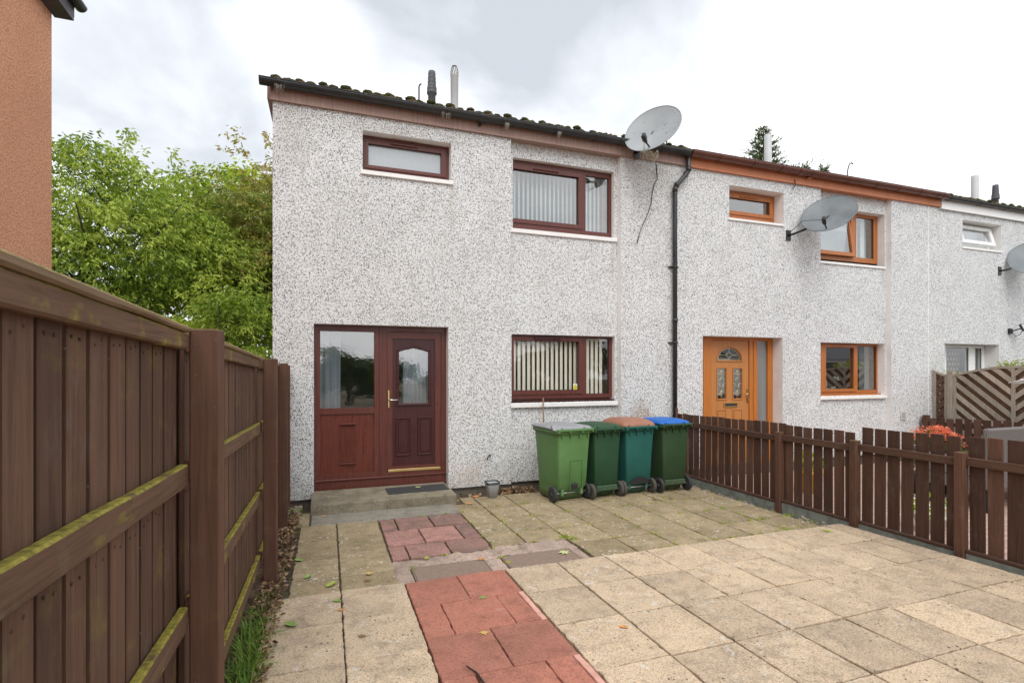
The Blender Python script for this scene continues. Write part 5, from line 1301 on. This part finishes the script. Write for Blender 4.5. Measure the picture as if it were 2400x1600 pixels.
def pile(x0, x1, y0, y1, n, h):
    for k in range(n):
        x, y = RN(x0, x1), RN(y0, y1); a = RN(0, 6.28); leaf(b, Vector((x, y, (-.10 if y > -.25 else -.03)+RN(0, h))), Vector((math.cos(a), math.sin(a), RN(-.2, .9))).normalized(), RN(.03, .075), RN(.1, 1), .65)
pile(2.3, 2.75, -.16, .02, 260, .09); pile(1.63, 1.95, -.33, -.1, 26, .05); pile(2.05, 2.35, -.3, -.1, 30, .03); pile(1.5, 1.75, -.5, -.25, 10, .02)
stuff(tag(b.build('leaf_litter', 'litter'), 'drift of orange brown dead leaves along the foot of the wall', 'leaf litter'))
b = MB()
def stone(x, y, s, z=0):
    vs, n1_, n2_ = [], 8, 5; sd_ = RN(0, 99); sx, sy, sz = RN(.7, 1.3), RN(.7, 1.3), RN(.4, .8)
    for j in range(n2_+1):
        for i in range(n1_):
            th, ph = math.pi*j/n2_, math.tau*i/n1_; d = Vector((math.sin(th)*math.cos(ph), math.sin(th)*math.sin(ph), math.cos(th))); q = s*(1+.45*noise.noise(d*1.5+Vector((sd_, 0, 0)))); vs.append((x+d.x*q*sx, y+d.y*q*sy, z+d.z*q*sz+s*.3))
    b.mesh(vs, [(j*n1_+i, j*n1_+(i+1) % n1_, (j+1)*n1_+(i+1) % n1_, (j+1)*n1_+i) for j in range(n2_) for i in range(n1_)], 0, RN(0, 1), False)
for k in range(420): y = RN(-2.93, -.3); stone(RN(4.88, 5.10), y, RN(.006, .020), -.075+RN(0, .03)+(.04 if y < -2.5 else 0))
stuff(tag(b.build('rubble', 'stone'), 'small stones and rubble between the patio and the picket fence', 'rubble'))
b = MB()
for k in range(120): stone(RN(-.47, -.3), RN(-.95, -.1), RN(.01, .035), -.02)
for k in range(420): yq = RN(-.44, -.05); stone(RN(1.52, 2.5), yq, RN(.006, .016), -.10 if yq > -.3 else -.05)
for k in range(260): stone(RN(2.4, 5.1), RN(-.44, -.05), RN(.006, .014), -.10)
for k in range(60): y = RN(-4, -1); stone(RN(-.45, -.3), y, RN(.006, .02), gz(y))
stuff(tag(b.build('rubble', 'stone'), 'loose stones and grit beside the doorstep and along the wall', 'rubble'))
def blade(b, x, y, z, h, lean, tint, w=.005):
    a = RN(0, 6.28); dx, dy = math.cos(a)*lean, math.sin(a)*lean; s = Vector((-math.sin(a), math.cos(a), 0))*w
    P = [Vector((x, y, z)), Vector((x+dx*.3, y+dy*.3, z+h*.6)), Vector((x+dx, y+dy, z+h*(1 if lean < h else .55)))]
    b.mesh([P[0]-s, P[0]+s, P[1]+s*.8, P[1]-s*.8, P[2]], [(0, 1, 2, 3), (3, 2, 4)], 0, tint)
b = MB()
for (cx, cy, n, h, sp) in ((-.43, -3.55, 170, .20, .10), (-.41, -3.9, 240, .24, .13), (-.42, -4.3, 160, .2, .12), (-.42, -3.2, 50, .14, .06), (-.36, -3.35, 30, .12, .06), (-.40, -2.9, 26, .1, .05), (-.33, -1.0, 14, .05, .05)):
    for k in range(int(n*.6)):
        x, y = cx+random.gauss(0, .03), cy+random.gauss(0, sp); blade(b, x, y, gz(y), h*RN(.2, .9), RN(.02, .26), RN(0, 1), .0035)
stuff(tag(b.build('grass', 'grass'), 'green grass tufts growing at the foot of the board fence', 'grass'))
# weeds and moss in the joints of the old paving
b = MB()
def tuft(x, y, n, s):
    for k in range(n):
        px, py = x+random.gauss(0, s), y+random.gauss(0, s*.6); leaf(b, Vector((px, py, gz(py)+.001)), Vector((RN(-1, 1), RN(-1, 1), RN(.1, .9))).normalized(), RN(.008, .022), RN(0, 1), .6)
spots = [(2.2, -2.33, 90, .035), (2.23, -2.42, 60, .03), (4.43, -1.95, 30, .02), (1.85, -2.36, 25, .02), (1.44, -2.40, 25, .02), (.96, -2.44, 16, .015), (1.08, -2.41, 20, .02), (1.42, -2.66, 30, .02), (1.44, -2.8, 20, .02), (.66, -2.7, 15, .02), (.7, -2.62, 14, .03), (2.62, -1.5, 30, .03), (2.64, -2.53, 22, .02), (3.08, -2.03, 20, .02), (3.51, -1.45, 24, .03), (3.0, -2.93, 40, .05), (3.5, -2.93, 50, .06), (3.96, -2.93, 40, .05), (4.0, -2.5, 36, .05), (4.42, -2.5, 36, .06), (4.42, -2.88, 40, .06), (4.7, -2.9, 24, .06), (2.16, -1.48, 20, .02), (1.78, -1.56, 20, .02), (1.47, -1.08, 18, .02), (2.3, -.98, 26, .03), (2.7, -.98, 16, .03), (3.3, -1.2, 26, .03), (4.1, -1.3, 30, .04), (-.35, -.6, 70, .04), (-.3, -1.25, 30, .03), (-.36, -.35, 160, .05), (4.9, -2.5, 60, .05), (4.93, -2.75, 30, .04), (1.27, -1.08, 12, .02), (1.0, -1.08, 12, .02)]
for s in spots: tuft(*s)
for k in range(230):
    if random.random() < .5: x = random.choice(dcol+[1.44]); y = RN(-2.9, -.9)
    else: x = RN(1.6, 4.86); y = random.choice([-2.93, -2.52, -2.01, -1.5, -.98])+RN(-.012, .03)
    if 1.45 < x < 2.17 and y < -2.3: continue
    tuft(x, y, random.randint(2, 9), .012)
stuff(tag(b.build('joint_weeds', 'leaf_syc'), 'small green weeds and moss in the joints of the old slabs', 'weeds'))
# grit in joints of the upper paving
# ------------------------------------------------------------------ fallen leaves, one object each
random.seed(120)
def maple(L):
    b = MB(); tips = [(-150, .55), (-95, .8), (-45, .85), (0, 1.0), (45, .85), (95, .8), (150, .55)]; P = []
    for i, (a, r_) in enumerate(tips):
        P.append((a-11, r_*.55)); P.append((a, r_)); P.append((a+11, r_*.55))
        if i < 6: P.append(((a+tips[i+1][0])/2, .34))
    P.append((180, .12)); vs = [(0, 0, .004)]
    for a, r_ in P:
        q = L*r_*RN(.9, 1.1); x, y = q*math.sin(R(a)), q*math.cos(R(a)); vs.append((x, y, .003+abs(RN(.0, .28))*q*r_*.5))
    n = len(P); b.mesh(vs, [(0, 1+k, 1+(k+1) % n) for k in range(n)]); b.tube([(0, 0, .003), (0, -L*.5, .003), (.01, -L*.8, .008)], .0014, 4); return b
def oval(L):
    b = MB(); n = 10; vs = [(0, 0, .002)]
    for k in range(n):
        a = math.tau*k/n; x, y = .32*L*math.sin(a)*(1+.1*RN(-1, 1)), .55*L*math.cos(a); vs.append((x, y, .003+.25*abs(x)+.08*abs(y)))
    b.mesh(vs, [(0, 1+k, 1+(k+1) % n) for k in range(n)]); return b
def z8(x, y):   # where the leaf lies on the paving
    px, py = 600+x/2.6133-1200, 867-(1140+y/2.6133); s_, c_, f_ = .33545, .94206, 1213
    dx, dy = s_*f_+c_*px, c_*f_-s_*px; tt_ = (.0107*6.94-1.66)/(py+.0107*dy); return dx*tt_, -6.94+dy*tt_
LV = [((1885, 408), 'maple', .085, 'fl_pale', 'large pale green lobed leaf on the right hand drain cover'),
      ((1043, 441), 'maple', .05, 'fl_lime', 'yellow green leaf at the front edge of the faded red slabs'),
      ((262, 457), 'oval', .085, 'fl_green', 'rounded green leaf where the soil meets the left slabs'),
      ((320, 556), 'oval', .07, 'fl_green', 'green leaf flat on the left slab near the soil'),
      ((460, 607), 'oval', .085, 'fl_lime', 'curled yellow green leaf on the grey slab left of the joint'),
      ((692, 538), 'maple', .055, 'fl_yellow', 'pale yellow lobed leaf on the slab left of the drain cover'),
      ((682, 577), 'maple', .05, 'fl_brown', 'dull brown curled leaf just in front of the pale yellow leaf'),
      ((556, 644), 'oval', .045, 'fl_green', 'small green leaf at the top of the buff slab beside the long joint'),
      ((497, 713), 'oval', .06, 'fl_green', 'green leaf left of the long joint on the first buff slab'),
      ((524, 768), 'maple', .04, 'fl_orange', 'orange leaf lying across the long joint'),
      ((212, 861), 'oval', .09, 'fl_green', 'green leaf at the bottom corner of the first left buff slab'),
      ((655, 930), 'maple', .045, 'fl_brown', 'brown leaf on the buff slab left of the red path'),
      ((1393, 690), 'maple', .045, 'fl_green', 'dark green leaf on the red path'),
      ((1398, 907), 'maple', .05, 'fl_yellow', 'yellow brown leaf on the red path'),
      ((2253, 875), 'oval', .05, 'fl_orange', 'orange leaf on the buff patio right of the red path'),
      ((1378, 449), 'maple', .05, 'fl_orange', 'orange leaf on the mortar above the left drain cover'),
      ((415, 184), 'maple', .045, 'fl_yellow', 'yellow leaf on the grey slab in front of the doorstep'),
      ((1310, 106), 'maple', .075, 'fl_orange', 'large orange brown leaf beside the right end of the doorstep'),
      ((2010, 100), 'oval', .0, 'fl_green', ''),
      ((1345, 62), 'maple', .08, 'fl_orange', 'orange leaf near the wall left of the grey pot'),
      ((2290, 655), 'oval', .0, 'fl_brown', '')]
for (p, kind, L, mat, lab) in LV:
    if L == 0: continue
    x, y = z8(*p); o = (maple if kind == 'maple' else oval)(L).build('fallen_leaf', mat, None, (x, y, gz(y)+(.014 if y < -2.96 else .007)+(.004 if 'drain' in lab else 0))); o.rotation_euler = (RN(-.08, .08), RN(-.08, .08), RN(0, 6.28))
    tag(o, lab, 'leaf', 'fallen leaves on the paving')
for (x, y, z, L, mat, lab) in ((1.11, -.2, .142, .06, 'fl_pale', 'pale green leaf on the rubber doormat'), (4.72, -3.12, .05, .07, 'fl_lime', 'yellow green leaf at the back corner of the buff patio'), (3.92, -1.36, .02, .07, 'fl_brown', 'shrivelled brown leaf in front of the teal bin'), (4.12, -1.4, .02, .06, 'fl_brown', 'brown leaf in front of the blue lidded bin')):
    o = maple(L).build('fallen_leaf', mat, None, (x, y, z)); o.rotation_euler = (RN(-.1, .1), RN(-.1, .1), RN(0, 6.28)); tag(o, lab, 'leaf', 'fallen leaves on the paving')
x, y = z8(1290, 1118); b = MB(); b.tube([(x, y, gz(y)+.02), (x+.03, y-.10, gz(y)+.03), (x+.045, y-.24, gz(y)+.03)], [.003, .0055, .0055], 6)
tag(b.build('cable_end', 'gasket'), 'end of a black cable rising from the red path at the bottom edge', 'cable')
